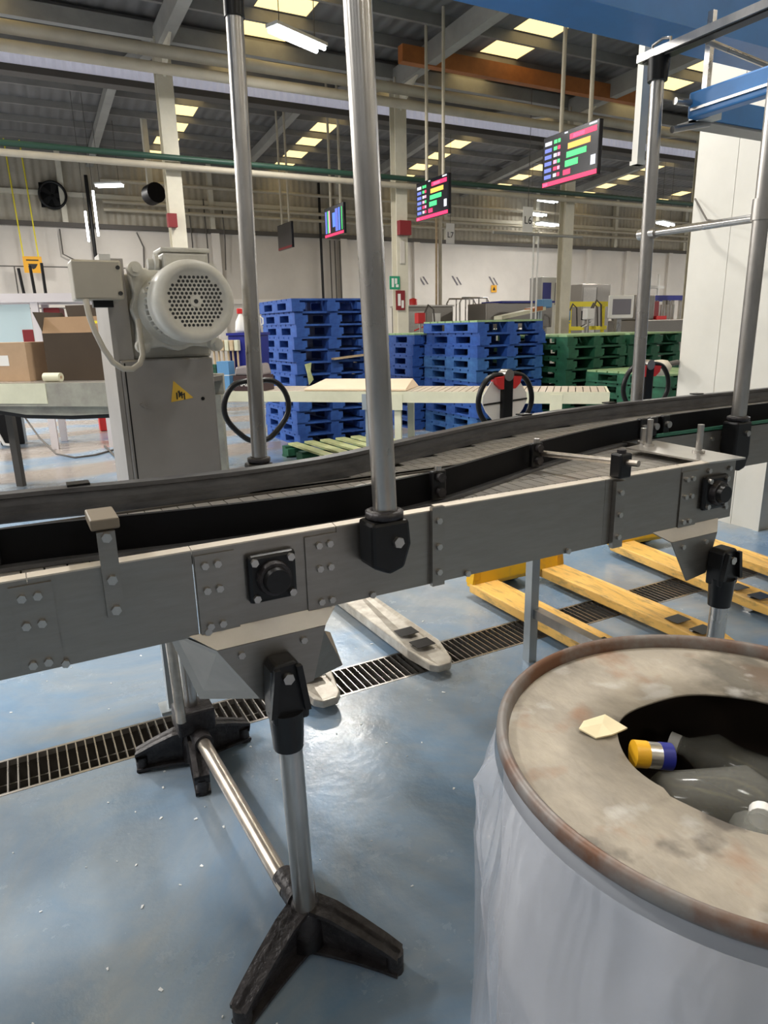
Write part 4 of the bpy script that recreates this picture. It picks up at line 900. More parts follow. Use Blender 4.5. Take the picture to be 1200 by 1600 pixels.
# things at the left end of the cream conveyor
def on2(x, y, z=Z2+0.003):          # local place on the cream conveyor -> hall
    c, s = math.cos(RZ), math.sin(RZ); return (4.25+x*c-y*s, 4.04+x*s+y*c, z)
bn = thing('plastic_bin', 'dark blue plastic bin standing on the cream conveyor behind the grey pole', 'bin', on2(-3.35, 0.36), RZ)
MB().prism([(-0.14, 0), (0.14, 0), (0.155, 0.50), (-0.155, 0.50)], 'y', -0.13, 0.13).build('body', 'navy', bn, 0.01); bx(-0.165, 0.165, -0.14, 0.14, 0.50, 0.525).build('rim', 'navy', bn)
sb = thing('spray_bottle', 'white spray bottle with a red cap on the dark blue bin', 'bottle', on2(-3.40, 0.32, Z2+0.528))
MB().lathe([(0.001, 0), (0.055, 0), (0.058, 0.03), (0.05, 0.10), (0.02, 0.16), (0.014, 0.175)], n=20).build('body', 'white', sb); bx(-0.03, 0.02, -0.015, 0.015, 0.175, 0.225).build('trigger_head', 'red', sb, 0.006)
jg = thing('plastic_jug', 'small white jug beside the red capped spray bottle', 'jug', on2(-3.27, 0.38, Z2+0.528))
MB().lathe([(0.001, 0), (0.045, 0), (0.048, 0.12), (0.03, 0.17), (0.018, 0.19), (0.018, 0.21), (0.001, 0.21)], n=18).build('body', 'white', jg); MB().tube([(0.04, 0, 0.06), (0.07, 0, 0.08), (0.07, 0, 0.13), (0.035, 0, 0.15)], 0.008).build('handle', 'white', jg)
cr = thing('carton_tray', 'dark lettered tray wrapped in film on the cream conveyor', 'tray', on2(-3.20, 0.10), RZ)
bx(-0.155, 0.155, -0.11, 0.11, 0, 0.14).build('tray', 'dark_crate', cr); MB().prism([(-0.15, 0.14), (0.15, 0.14), (0.12, 0.25), (-0.13, 0.22)], 'y', -0.105, 0.105).build('wrapped_goods', 'crate_film', cr, 0.02)
text('lettering', 'MADEMA', 0.062, 'white', cr, Matrix.Translation((0.01, -0.113, 0.062)) @ FACE_MV)
lb_ = thing('blue_carton', 'light blue carton standing left of the dark lettered tray', 'carton', on2(-3.46, 0.06), RZ); bx(-0.06, 0.06, -0.06, 0.06, 0, 0.27).build('body', 'light_blue', lb_); bx(-0.062, 0.062, -0.062, 0.062, 0.14, 0.147).build('seam', 'white', lb_)
gb_ = thing('green_carton', 'narrow dark green carton beside the light blue carton', 'carton', on2(-3.58, 0.06), RZ); bx(-0.05, 0.05, -0.06, 0.06, 0, 0.24).build('body', 'pallet_green', gb_); bx(-0.051, 0.051, -0.061, 0.061, 0.2, 0.206).build('seam', 'ink', gb_)
for i in range(6):
    b_ = thing('hand_brush', ('left', 'second', 'third', 'fourth', 'fifth', 'right')[i]+'most of the pale brushes in front of the dark blue bin' if i in (0, 5) else ('', 'second', 'third', 'fourth', 'fifth')[i]+' from left of the pale brushes in front of the dark blue bin', 'brush', on2(-3.64+i*0.05, 0.19), RZ, 'brushes on the cream conveyor')
    MB().cyl((0, 0, 0), (0, 0, 0.37), 0.010, n=8).build('handle', 'wood_pale', b_); bx(-0.02, 0.02, -0.03, 0.03, 0.36, 0.46).build('head', 'cream_conv' if i % 2 else 'wood_pale', b_, 0.006)
# old conveyor at left with belly pan
C3 = thing('belt_conveyor', 'worn grey conveyor at far left carrying cardboard boxes', 'conveyor', (0.72, 5.36, 0), R(-40.5))
bx(-2.6, 0.35, -0.03, 0.0, 0.86, 1.035).build('side_panel', 'old_conv', C3); bx(-2.6, 0.35, 0.9, 0.93, 0.86, 1.035).build('side_panel', 'old_conv', C3)
bx(-2.6, 0.35, 0, 0.9, 0.98, 1.02).build('belt', 'wall_dark', C3)
for i in range(50): bx(-2.6+i*0.058, -2.6+i*0.058+0.045, -0.005, 0.9, 1.02, 1.034).build('roller', 'slat', C3)
bx(-1.35, -0.65, -0.036, -0.03, 0.88, 1.03).build('cover_plate', 'cream_conv', C3)
pan = [(-1.25, 0.86), (0.25, 0.86), (0.12, 0.83), (-0.15, 0.80), (-0.5, 0.785), (-0.9, 0.79), (-1.2, 0.83)]
MB().prism(pan, 'y', 0.02, 0.7).build('belly_pan', 'old_conv', C3); MB().prism([(x, z-0.03) for x, z in pan], 'y', 0.03, 0.69).build('drive_belt', 'black', C3)
for x in (-2.4, -1.80, 0.30):
    for y in (0.0, 0.86): bx(x-0.035, x+0.035, y, y+0.05, 0, 0.86).build('leg', 'old_conv' if x > 0 else 'wall_dark', C3)
MB().prism([(0.28, 0.86), (0.35, 0.86), (0.35, 0.62), (0.20, 0.86)], 'y', 0.0, 0.02).build('leg_gusset', 'old_conv', C3)
def on3(x, y, z=1.0345):
    c, s = math.cos(R(-40.5)), math.sin(R(-40.5)); return (0.72+x*c-y*s, 5.36+x*s+y*c, z)
def carton(label, loc, rz, w, d, h, mt, flaps=True, tape=None):
    t = thing('cardboard_box', label, 'box', loc, rz)
    th = 0.008
    bx(-w/2, w/2, -d/2, -d/2+th, 0, h).build('panel', mt, t); bx(-w/2, w/2, d/2-th, d/2, 0, h).build('panel', mt, t)
    bx(-w/2, -w/2+th, -d/2+th, d/2-th, 0, h).build('panel', mt, t); bx(w/2-th, w/2, -d/2+th, d/2-th, 0, h).build('panel', mt, t); bx(-w/2+th, w/2-th, -d/2+th, d/2-th, 0, th).build('bottom', mt, t)
    return t
b1 = carton('tan closed cardboard box with a white label on the worn conveyor', on3(-1.22, 0.35), R(-38), 0.56, 0.40, 0.29, 'card')
bx(-0.26, 0.26, -0.20, 0.0, 0.29, 0.296).build('flap', 'card', b1); bx(-0.26, 0.26, 0.003, 0.20, 0.29, 0.296).build('flap', 'card', b1)
bx(0.03, 0.12, -0.203, -0.2005, 0.12, 0.20).build('label', 'white', b1)
b2 = carton('large dark brown open cardboard box with raised flap on the worn conveyor', on3(-0.52, 0.42), R(-36), 0.56, 0.42, 0.36, 'card_dark')
MB().hexa([(-0.28, 0.19, 0.36), (0.28, 0.19, 0.36), (0.28, 0.20, 0.36), (-0.28, 0.20, 0.36)], [(-0.34, 0.24, 0.58), (0.24, 0.24, 0.58), (0.24, 0.25, 0.58), (-0.34, 0.25, 0.58)]).build('flap', 'card_dark', b2)
MB().hexa([(-0.28, -0.21, 0.36), (0.28, -0.21, 0.36), (0.28, -0.20, 0.36), (-0.28, -0.20, 0.36)], [(-0.29, -0.14, 0.48), (0.29, -0.14, 0.48), (0.29, -0.13, 0.48), (-0.29, -0.13, 0.48)]).build('flap', 'card_mid', b2)
MB().hexa([(-0.28, -0.2, 0.36), (-0.275, -0.2, 0.36), (-0.275, 0.2, 0.36), (-0.28, 0.2, 0.36)], [(-0.35, -0.19, 0.52), (-0.34, -0.19, 0.52), (-0.34, 0.19, 0.52), (-0.35, 0.19, 0.52)]).build('flap', 'card_dark', b2)
bx(0.13, 0.20, -0.171, -0.165, 0.36, 0.42).build('label', 'white', b2); bx(0.13, 0.20, -0.172, -0.165, 0.42, 0.445).build('label', 'label_yellow', b2)
rl = thing('paper_roll', 'small cream roll lying before the brown open box', 'roll', on3(-0.66, 0.08), R(-40)); MB().cyl((-0.07, 0, 0.035), (0.07, 0, 0.035), 0.034, n=18).build('roll', 'cream_conv', rl); MB().cyl((-0.072, 0, 0.035), (0.072, 0, 0.035), 0.012, n=12).build('core', 'card', rl)
# white machine behind with a window
WM = thing('packing_machine', 'white framed packing machine with a pale window at far left', 'machine', (0.3, 9.4, 0), R(-12))
for x in (-1.4, 0.05, 0.72):
    for y in (0, 0.7): bx(x-0.04, x+0.04, y-0.04, y+0.04, 0, 1.85).build('post', 'machine_white', WM)
bx(-1.44, 0.80, -0.05, 0.75, 1.76, 1.86).build('top_frame', 'machine_white', WM); bx(-1.44, 0.80, -0.05, 0.75, 0.9, 1.15).build('lower_frame', 'machine_white', WM)
bx(-1.36, 0.0, -0.02, -0.01, 1.2, 1.74).build('window_pane', 'pane', WM, 0.004)
bx(-0.12, 0.0, -0.035, -0.022, 1.3, 1.45).build('inner_part', 'dark_red', WM, 0.01); bx(0.12, 0.3, 0.1, 0.5, 1.16, 1.7).build('inner_part', 'dark_red', WM, 0.01)
bx(0.3, 0.66, 0.1, 0.6, 1.16, 1.4).build('inner_part', 'wall_dark', WM, 0.01)
for i, (x, z) in enumerate(((-0.06, 1.86), (0.02, 1.86), (0.10, 1.86))):
    MB().cyl((x-0.02+0.04*i, 0.2, z), (x-0.04+0.05*i, 0.2, z+0.30+0.03*i), 0.018, n=8).build('cable', 'black', WM)
MB().cyl((0.62, 0.2, 1.86), (0.58, 0.2, 2.16), 0.06, 0.04, n=10).build('cable_bundle', 'black', WM)
# small things on the floor at left
rc = thing('red_canister', 'orange red fuel canister standing on the floor left of the motor column', 'canister', (1.14, 10.8, 0))
bx(-0.12, 0.12, -0.08, 0.08, 0, 0.27).build('body', 'red', rc, 0.02); MB().tube([(-0.08, 0, 0.265), (-0.06, 0, 0.31), (0.04, 0, 0.31), (0.06, 0, 0.265)], 0.014).build('handle', 'red', rc); MB().cyl((0.09, 0, 0.26), (0.10, 0, 0.31), 0.02, n=10).build('cap', 'red', rc)
mb_ = thing('floor_motor', 'small black unit on the floor at the left edge', 'motor', (-0.12, 10.2, 0)); bx(-0.14, 0.14, -0.12, 0.12, 0, 0.42).build('body', 'black', mb_, 0.02); bx(0.14, 0.17, -0.1, 0.1, 0.02, 0.36).build('side_plate', 'grey_leg', mb_)
MB().tube([(-0.20, -0.05, 0.5), (-0.16, -0.18, 0.2), (-0.10, -0.26, 0.04), (0.02, -0.3, 0.015)], 0.02).build('white_hose', 'white', mb_)
hz = [(-0.10, 9.9, 0.62), (0.05, 9.6, 0.42), (0.18, 9.2, 0.18), (0.32, 8.8, 0.03), (0.5, 8.5, 0.012), (0.72, 8.55, 0.012), (0.95, 8.8, 0.012), (1.15, 9.4, 0.012)]
tag(MB().tube(hz, 0.011, 8).build('floor_hose', 'wall_dark'), 'thin dark hose looping down to the floor left of the motor column', 'hose')
tag(MB().cyl((0.90, 9.2, 0.012), (0.91, 8.25, 0.012), 0.012, n=8).build('metal_rod', 'wall_dark'), 'short dark rod lying on the pale floor left of the motor column', 'rod')

# ================================================================== HANGING SCREENS
def tv(label, v, z, on=True, alt=False, u=6.5):
    t = thing('hanging_screen', label, 'screen', (u, v, z), 0, 'screens hanging in a row')
    W, H = 0.98, 0.60          # W runs along v; reads from the -u side
    bx(0, 0.06, -W/2, W/2, -H/2, H/2).build('housing', 'screen', t, 0.006)
    sc = bx(-0.002, 0.0, -W/2+0.012, W/2-0.012, -H/2+0.012, H/2-0.012).build('display', 'screen' if on else 'screen_off', t)
    # y to the right of the viewer is -v
    def r_(name, mt, a, b, c, d, par=sc): bx(-0.005, -0.002, W/2-b*W, W/2-a*W, H/2-d*H, H/2-c*H).build(name, mt, par)
    r_('footer_bar', 'e_red' if on else 'dark_red', 0.01, 0.99, 0.90, 0.985)
    if on and not alt:
        for (a, b, c, d, mt) in ((0.50, 0.96, 0.10, 0.20, 'e_red'), (0.56, 0.76, 0.115, 0.185, 'e_pink'), (0.47, 0.86, 0.26, 0.37, 'e_orange'), (0.45, 0.80, 0.42, 0.53, 'e_green'), (0.43, 0.66, 0.58, 0.70, 'e_green'), (0.40, 0.53, 0.75, 0.85, 'e_red')): r_('chart_bar', mt, a, b, c, d)
        for i in range(6):
            r_('row_text', 'e_white' if i == 0 else 'e_blue', 0.04, 0.17, 0.11+i*0.13, 0.185+i*0.13)
        for i in range(6):
            r_('value_text', ['e_green', 'e_green', 'e_white', 'e_pink', 'e_red', 'e_white'][i], 0.21, 0.27, 0.11+i*0.13, 0.18+i*0.13); r_('value_text', ['e_green', 'e_red', 'e_pink', 'e_green', 'e_pink', 'e_red'][i], 0.285, 0.33, 0.11+i*0.13, 0.18+i*0.13)
        r_('corner_text', 'e_white', 0.83, 0.96, 0.025, 0.06); r_('corner_text', 'e_white', 0.40, 0.46, 0.03, 0.06); r_('corner_text', 'e_white', 0.88, 0.96, 0.62, 0.80)
        r_('footer_text', 'e_pink', 0.02, 0.11, 0.915, 0.975, sc)
    if on and alt:
        for (a, b, mt) in ((0.05, 0.14, 'e_blue'), (0.18, 0.22, 'e_green'), (0.24, 0.30, 'e_pink'), (0.58, 0.72, 'e_blue'), (0.75, 0.82, 'e_azure'), (0.90, 0.93, 'e_green')): r_('chart_bar', mt, a, b, 0.12, 0.86)
        bx(-0.005, -0.002, -0.10, 0.06, -0.12, 0.16).build('chart_bar', 'e_azure', sc)
    zt = zn(v) if v < 12.2 else (zf1(v) if v < VR else zf2(v))
    for s in (-0.30, 0.20): MB().cyl((0.03, s, H/2-0.02), (0.03, s, zt-z), 0.026, n=10).build('hanger_tube', 'cream_pipe', t)
    return t
tv('largest lit screen, hanging nearest at upper right', 7.09, 3.40); tv('second lit screen with coloured bars, above the column sign', 10.3, 3.42)
tv('third screen with blue stripes, left of the leaning pole', 14.2, 3.60, alt=True); tv('smallest farthest screen, dark with a red lower edge', 17.2, 3.64, on=False)

# ================================================================== SIGNS
s = small_sign('line_board', 'white hanging board lettered L6 near the right column', 9.36, 11.3, 3.37, 0.25, 0.46, 'white', 'ink', None)
text('lettering', 'L6', 0.20, 'ink', s, Matrix.Translation((0, -0.009, -0.02)) @ FACE_MV); MB().cyl((0, 0, 0.21), (0, 0, 2.70), 0.006, n=5).build('hanger', 'wall_dark', s)
s = small_sign('line_board', 'white hanging board lettered L7 right of the second screen', 10.67, 16.0, 3.73, 0.26, 0.50, 'white', 'ink', None)
text('lettering', 'L7', 0.20, 'ink', s, Matrix.Translation((0, -0.009, -0.04)) @ FACE_MV); MB().cyl((0, 0, 0.25), (0, 0, 2.88), 0.006, n=5).build('hanger', 'wall_dark', s)
pipe('drop_pipe', 'cream pipe dropping behind the second screen to the machines', 'pipe', [(10.42, 16.1, 6.3), (10.42, 16.1, 0.0)], 0.05, 'cream_pipe')
pipe('drop_pipe', 'yellow pipe dropping behind the second screen to the machines', 'pipe', [(10.30, 16.1, 4.2), (10.30, 16.1, 0.0)], 0.03, 'wood_pale')
pipe('drop_pipe', 'left of two thin pale pipes dropping left of the right column', 'pipe', [(9.78, 11.6, 3.2), (9.78, 11.6, 0.0)], 0.018, 'white', 'thin pale drop pipes')
pipe('drop_pipe', 'right of two thin pale pipes dropping left of the right column', 'pipe', [(9.90, 11.6, 3.2), (9.90, 11.6, 0.0)], 0.018, 'white', 'thin pale drop pipes')
pipe('cable_tray_rod', 'thin horizontal rail below the hanging L6 board', 'rail', [(8.6, 11.4, 3.12), (10.9, 11.4, 3.12)], 0.03, 'beam_grey')
s = small_sign('hazard_sign', 'square orange hazard sign hung on the wall at far left', 0.91, 21.5, 3.22, 0.46, 0.42, 'sign_orange')
MB().prism([(-0.12, 0.02), (0.12, 0.02), (0.06, -0.08), (0, -0.12), (-0.06, -0.08)], 'y', -0.012, -0.006).build('symbol', 'ink', s); MB().box(-0.15, 0.15, -0.012, -0.006, 0.10, 0.13).build('symbol', 'ink', s)
for x in (-0.2, 0.16): MB().cyl((x, 0, 0.2), (x-0.05, 0, 3.05), 0.018, n=6).build('yellow_rope', 'label_yellow', s)
s = small_sign('hazard_sign', 'small orange hazard sign on the far white wall above the steel trough', 16.64, 21.95, 2.72, 0.26, 0.26, 'sign_orange')
MB().prism([(-0.07, -0.06), (0.07, -0.06), (0, 0.08)], 'y', -0.012, -0.006).build('symbol', 'ink', s)
s = small_sign('hazard_sign', 'tiny dark red sign beside the right column on the far wall', 19.25, 21.95, 2.78, 0.3, 0.3, 'dark_red')
s2 = small_sign('exit_plate', 'tiny green sign on the far wall below the tiny dark red sign', 19.0, 21.95, 2.35, 0.24, 0.24, 'sign_green')
for i, (x, lb) in enumerate(((13.5, 'leftmost'), (14.95, 'second'), (16.63, 'third'), (18.7, 'rightmost'))):
    t = thing('wall_marking', f'{lb} of the small grey markings stencilled on the far white wall', 'marking', (x, 21.985, 3.0), 0, 'markings on the far wall')
    MB().hexa([(-0.22, -0.004, 0.16), (-0.16, -0.004, 0.16), (-0.16, 0.004, 0.16), (-0.22, 0.004, 0.16)], [(0.02, -0.004, -0.16), (0.08, -0.004, -0.16), (0.08, 0.004, -0.16), (0.02, 0.004, -0.16)]).build('stroke', 'ink_grey', t)
    MB().hexa([(-0.02, -0.004, 0.12), (0.03, -0.004, 0.12), (0.03, 0.004, 0.12), (-0.02, 0.004, 0.12)], [(0.18, -0.004, -0.14), (0.23, -0.004, -0.14), (0.23, 0.004, -0.14), (0.18, 0.004, -0.14)]).build('stroke', 'ink_grey', t)
# wall fans and hanging fluorescent tubes
fa = thing('wall_fan', 'round black wall fan high on the cladding at far left', 'fan', (1.66, 21.9, 5.05))
mb = MB().lathe([(0.30, -0.10), (0.36, -0.10), (0.36, 0.10), (0.30, 0.10)], n=32, closed=True); mb.v = [(x, z, y) for x, y, z in mb.v]; mb.build('ring', 'black', fa)
bx(-0.31, 0.31, 0.02, 0.06, -0.31, 0.31).build('backing', 'black_wall', fa)
for i in range(5):
    a = 2*math.pi*i/5; d = Vector((math.cos(a), 0, math.sin(a))); nn = Vector((-d.z, 0, d.x))
    MB().hexa([tuple(d*0.04-nn*0.04), tuple(d*0.04+nn*0.04), tuple(d*0.29+nn*0.11), tuple(d*0.29-nn*0.05)], [tuple(d*0.04-nn*0.04+Vector((0, 0.01, 0))), tuple(d*0.04+nn*0.04+Vector((0, 0.03, 0))), tuple(d*0.29+nn*0.11+Vector((0, 0.03, 0))), tuple(d*0.29-nn*0.05+Vector((0, 0.01, 0)))]).build('blade', 'black', fa)
fa = thing('duct_fan', 'tilted black fan on a bracket left of the slim column', 'fan', (3.74, 19.0, 4.74), R(30))
mb = MB().cyl((0, -0.15, 0.02), (0.1, 0.2, 0.0), 0.24, 0.24, n=20); mb.build('housing', 'black_wall', fa); bx(-0.02, 0.14, 0.1, 0.16, 0.1, 1.9).build('bracket', 'column_paint', fa)
for i, (x, z0, z1) in enumerate(((2.0, 3.45, 4.1), (2.22, 3.58, 4.55))):
    t = thing('hanging_tube_lamp', ('left', 'right')[i]+' of two thin white tubes hanging upright above the junction box', 'lamp', (x, 18.0, z0), 0, 'upright tube lamps')
    MB().cyl((0, 0, 0), (0, 0, z1-z0), 0.025, n=8).build('tube', 'tube_light', t); MB().cyl((0, 0, z1-z0), (0, 0, 6.60-z0), 0.006, n=5).build('wire', 'wall_dark', t)

# ================================================================== FAR MACHINES
t = thing('steel_tank', 'stainless tank cabinet behind the blue pallets beside the column', 'tank', (8.75, 15.0, 0))
bx(0, 1.35, 0, 0.8, 0.5, 1.86).build('body', 'steel', t, 0.02); bx(0.03, 0.5, -0.01, 0, 1.0, 1.75).build('door', 'steel_bright', t); bx(0.55, 1.3, -0.01, 0, 1.0, 1.75).build('door', 'steel', t)
for x in (0.05, 1.25):
    for y in (0.05, 0.7): bx(x, x+0.06, y, y+0.06, 0, 0.5).build('leg', 'galv', t)
bx(-0.02, 1.37, -0.02, 0.82, 1.86, 1.90).build('top', 'steel_bright', t)
MB().lathe([(0.10, 1.90), (0.10, 2.05), (0.001, 2.08)], (0.35, 0.3), 16).build('hatch', 'red', t); bx(0.72, 0.95, -0.03, -0.01, 1.45, 1.7).build('notice', 'white', t)
t = thing('platform_rail', 'tubular steel steps with handrails behind the blue pallets', 'platform', (10.3, 15.0, 0))
for y in (0, 0.6):
    MB().tube([(0.0, y, 0), (0.0, y, 1.95), (0.08, y, 2.07), (0.85, y, 2.07), (1.15, y, 1.6), (1.15, y, 0)], 0.022, 8).build('handrail', 'galv', t)
    for x in (0.3, 0.6, 0.85): MB().cyl((x, y, 0), (x, y, 2.05), 0.018, n=8).build('upright', 'galv', t)
for i in range(4): bx(0.0, 1.1, 0.02, 0.58, 0.3+i*0.32, 0.34+i*0.32).build('step', 'steel', t)
MB().lathe([(0.07, 1.85), (0.09, 1.75), (0.03, 1.65)], (0.55, -0.05), 14).build('red_valve', 'red', t); bx(0.72, 0.92, -0.1, 0.0, 1.5, 1.72).build('red_valve', 'dark_red', t); MB().cyl((0.8, -0.05, 0), (0.8, -0.05, 1.5), 0.02, n=8).build('valve_pipe', 'galv', t); MB().cyl((0.55, -0.05, 0), (0.55, -0.05, 1.66), 0.02, n=8).build('valve_pipe', 'galv', t)
t = thing('steel_trough', 'long stainless trough with a blue top edge behind the blue pallets', 'trough', (10.4, 14.0, 0))
bx(0, 2.1, 0, 0.8, 1.3, 1.9).build('body', 'steel', t, 0.02); bx(0.45, 2.15, -0.02, 0.82, 1.9, 1.95).build('cover', 'navy', t)
for x in (0.1, 1.0, 1.9):
    for y in (0.05, 0.7): bx(x, x+0.07, y, y+0.07, 0, 1.3).build('leg', 'galv', t)
t = thing('inclined_chute', 'cream inclined chute with an orange end in front of the trough', 'chute', (10.1, 13.0, 0))
MB().hexa([(0, 0, 1.50), (1.3, 0, 1.70), (1.3, 0.3, 1.70), (0, 0.3, 1.50)], [(0, 0, 1.58), (1.3, 0, 1.78), (1.3, 0.3, 1.78), (0, 0.3, 1.58)]).build('bed', 'cream_conv', t); MB().hexa([(0.9, -0.01, 1.66), (1.2, -0.01, 1.70), (1.2, 0.31, 1.70), (0.9, 0.31, 1.66)], [(0.9, -0.01, 1.74), (1.2, -0.01, 1.79), (1.2, 0.31, 1.79), (0.9, 0.31, 1.74)]).build('end_band', 'orange', t)
for x in (0.1, 1.15): bx(x, x+0.05, 0.1, 0.15, 0, 1.5+x*0.15).build('leg', 'grey_leg', t)
bx(1.2, 1.5, 0, 0.3, 1.75, 1.95).build('motor', 'light_blue', t, 0.03); bx(1.22, 1.27, 0.1, 0.15, 0, 1.75).build('leg', 'grey_leg', t)
t = thing('guard_barrier', 'bright yellow guard rail between columns at right', 'barrier', (13.1, 14.0, 0))
bx(0, 1.35, 0, 0.06, 1.80, 1.93).build('rail', 'label_yellow', t); bx(0, 1.35, 0, 0.06, 1.2, 1.3).build('rail', 'label_yellow', t)
for x in (0.05, 1.25): bx(x, x+0.07, 0.06, 0.13, 0, 1.93).build('post', 'label_yellow', t)
t = thing('control_screen', 'white framed control screen on a stand above the green pallets', 'screen', (11.4, 11.0, 0), R(-8))
bx(0, 0.64, 0, 0.06, 1.46, 1.94).build('frame', 'white', t, 0.02); bx(0.08, 0.56, -0.004, 0, 1.54, 1.86).build('display', 'ink_grey', t); bx(0.26, 0.38, 0.06, 0.16, 0, 1.7).build('stand', 'galv', t); bx(0.06, 0.58, -0.1, 0.3, 0, 0.04).build('base', 'galv', t)
t = thing('filling_machine', 'grey steel filling machine behind the green pallets at right', 'machine', (12.3, 11.0, 0))
bx(0, 1.6, 0, 0.9, 0.1, 1.42).build('body', 'steel', t, 0.02); bx(0.0, 0.6, 0.1, 0.8, 1.42, 1.95).build('head', 'steel', t, 0.02); bx(0.62, 0.95, 0.05, 0.25, 1.42, 1.5).build('red_guard', 'red', t); bx(-0.05, 1.65, -0.05, 0.95, 0, 0.1).build('base', 'wall_dark', t)
for i in range(6): MB().cyl((0.95+i*0.1, 0.3, 1.42), (0.95+i*0.1, 0.3, 1.75), 0.03, n=8).build('nozzle', 'steel_bright', t)
bx(0.6, 0.85, 0.2, 0.5, 1.5, 1.82).build('gear_cover', 'dark_red', t)
t = thing('filling_line', 'navy rail frame with nozzles at the far right behind the machine', 'machine', (14.2, 12.6, 0))
bx(0, 1.9, 0, 0.08, 1.90, 2.02).build('rail', 'navy', t); bx(0, 1.9, 0.7, 0.78, 1.90, 2.02).build('rail', 'navy', t)
for x in (0.05, 0.9, 1.8):
    for y in (0, 0.7): bx(x, x+0.07, y, y+0.07, 0, 1.9).build('post', 'steel', t)
for i in range(5): MB().cyl((0.3+i*0.3, 0.1, 1.4), (0.3+i*0.3, 0.1, 1.9), 0.05, n=10).build('nozzle', 'steel_bright', t)
for x in (0.5, 0.85): MB().cyl((x, 0.3, 1.95), (x, 0.3, 2.55), 0.035, n=8).build('pipe', 'white', t)
bx(0.35, 1.05, 0.26, 0.34, 2.2, 2.27).build('pipe', 'white', t); bx(0.0, 1.9, 0.05, 0.7, 0.9, 1.4).build('tank', 'steel', t, 0.03)
t = thing('electric_cabinet', 'grey cabinet with dark blue panel beside the right column', 'cabinet', (13.4, 15.5, 0))
bx(0, 1.1, 0, 0.5, 0, 2.65).build('body', 'lamp_body', t, 0.01); bx(0.05, 0.35, -0.01, 0, 1.9, 2.5).build('panel', 'navy', t); bx(0.5, 1.05, -0.01, 0, 1.9, 2.5).build('panel', 'steel', t)
t = thing('steel_cabinet', 'brushed steel cabinet at the wall behind the control screen', 'cabinet', (15.9, 16.5, 0)); bx(0, 1.2, 0, 0.6, 0, 2.55).build('body', 'steel', t, 0.01); bx(0.05, 0.58, -0.012, 0, 0.1, 2.45).build('door', 'steel_bright', t); bx(0.62, 1.15, -0.012, 0, 0.1, 2.45).build('door', 'steel', t)
# crate on the pallets and a clip of clutter before the machines
t = thing('plastic_crate', 'dark green crate with a white label on the blue pallets', 'crate', (5.98, 8.1, 0)); bx(-0.0, 0.5, 0, 0.4, 0, 1.32).build('body', 'pallet_green', t, 0.01); bx(0.08, 0.24, -0.006, 0, 1.14, 1.26).build('label', 'white', t)
clut = [('valve_stand', 'red handled valve stand left of the stainless tank', 8.2, 13.5, 'red'), ('pump_stand', 'blue and steel pump stand right of the trough', 12.4, 13.4, 'light_blue'), ('hose_stand', 'dark hose stand in front of the yellow guard rail', 12.6, 12.9, 'black'), ('tool_stand', 'white tool stand left of the control screen', 11.0, 11.2, 'white')]
for nm, lb, u, v, mt in clut:
    t = thing(nm, lb, 'stand', (u, v, 0)); MB().cyl((0, 0, 0), (0, 0, 1.5), 0.03, n=8).build('post', 'galv', t); bx(-0.2, 0.2, -0.15, 0.15, 0, 0.03).build('base', 'galv', t)
    bx(-0.1, 0.1, -0.08, 0.08, 1.45, 1.68).build('head', mt, t, 0.02); MB().tube([(0.08, 0, 1.6), (0.22, 0, 1.85), (0.36, 0, 1.75), (0.4, 0, 1.3)], 0.02, 8).build('hose', 'wall_dark', t); MB().cyl((-0.15, 0, 1.3), (0.15, 0, 1.4), 0.015, n=6).build('handle', mt, t)

# ================================================================== WHITE PANEL COLUMN, BLUE OVERHEAD BEAMS
WC = thing('clad_column', 'tall white sheet clad column at the right edge behind the conveyor', 'column', (4.28, 2.68, 0))
bx(0.01, 0.9, 0.01, 0.73, 0, 6.6).build('core', 'white_panel', WC)
for i, (a, b) in enumerate(((0.0, 0.20), (0.203, 0.44), (0.443, 0.745))): bx(0.0, 0.010, a, b, 0, 6.6).build('cladding_sheet', 'white_panel', WC)
bx(0.0, 0.45, 0.0, 0.010, 0, 6.6).build('cladding_sheet', 'white_panel', WC); bx(0.453, 0.9, 0.0, 0.010, 0, 6.6).build('cladding_sheet', 'white_panel', WC)
bx(-0.012, 0.0, -0.012, 0.03, 0, 6.6).build('corner_trim', 'white_panel', WC)
MB().tube([(-0.02, 0.72, 2.18), (-0.10, 0.55, 2.02), (-0.18, 0.3, 1.96), (-0.2, 0.02, 1.98)], 0.006, 6).build('loose_wire', 'wall_dark', WC)
OB = thing('blue_beam_frame', 'bright blue steel overhead beams at the upper right', 'beam', (3.3, 2.4, 2.2))
def ob(mb, name, mt, bevel=0.0):
    mb.v = [(x-3.3, y-2.4, z-2.2) for x, y, z in mb.v]; return mb.build(name, mt, OB, bevel)
ob(bx(-1.0, 4.2, 2.325, 2.335, 2.60, 2.86), 'long_beam', 'blue_paint'); ob(bx(-1.0, 4.2, 2.335, 2.555, 2.600, 2.612), 'beam_flange', 'blue_paint'); ob(bx(-1.0, 4.2, 2.335, 2.555, 2.85, 2.86), 'beam_flange', 'blue_paint'); ob(bx(-1.0, 4.2, 2.545, 2.555, 2.612, 2.85), 'beam_web', 'blue_paint')
ob(bx(2.66, 2.72, 0.9, 2.20, 2.20, 2.30), 'cross_beam', 'blue_paint', 0.008); ob(bx(2.650, 2.66, 0.9, 2.18, 2.225, 2.235), 'beam_line', 'galv')
ob(bx(2.80, 4.2, 2.19, 2.20, 2.21, 2.30), 'side_beam', 'blue_paint'); ob(bx(2.72, 4.2, 2.20, 2.30, 2.20, 2.21), 'side_flange', 'beam_grey'); ob(bx(2.72, 2.80, 2.14, 2.24, 2.20, 2.27), 'joint_plate', 'grey_leg')
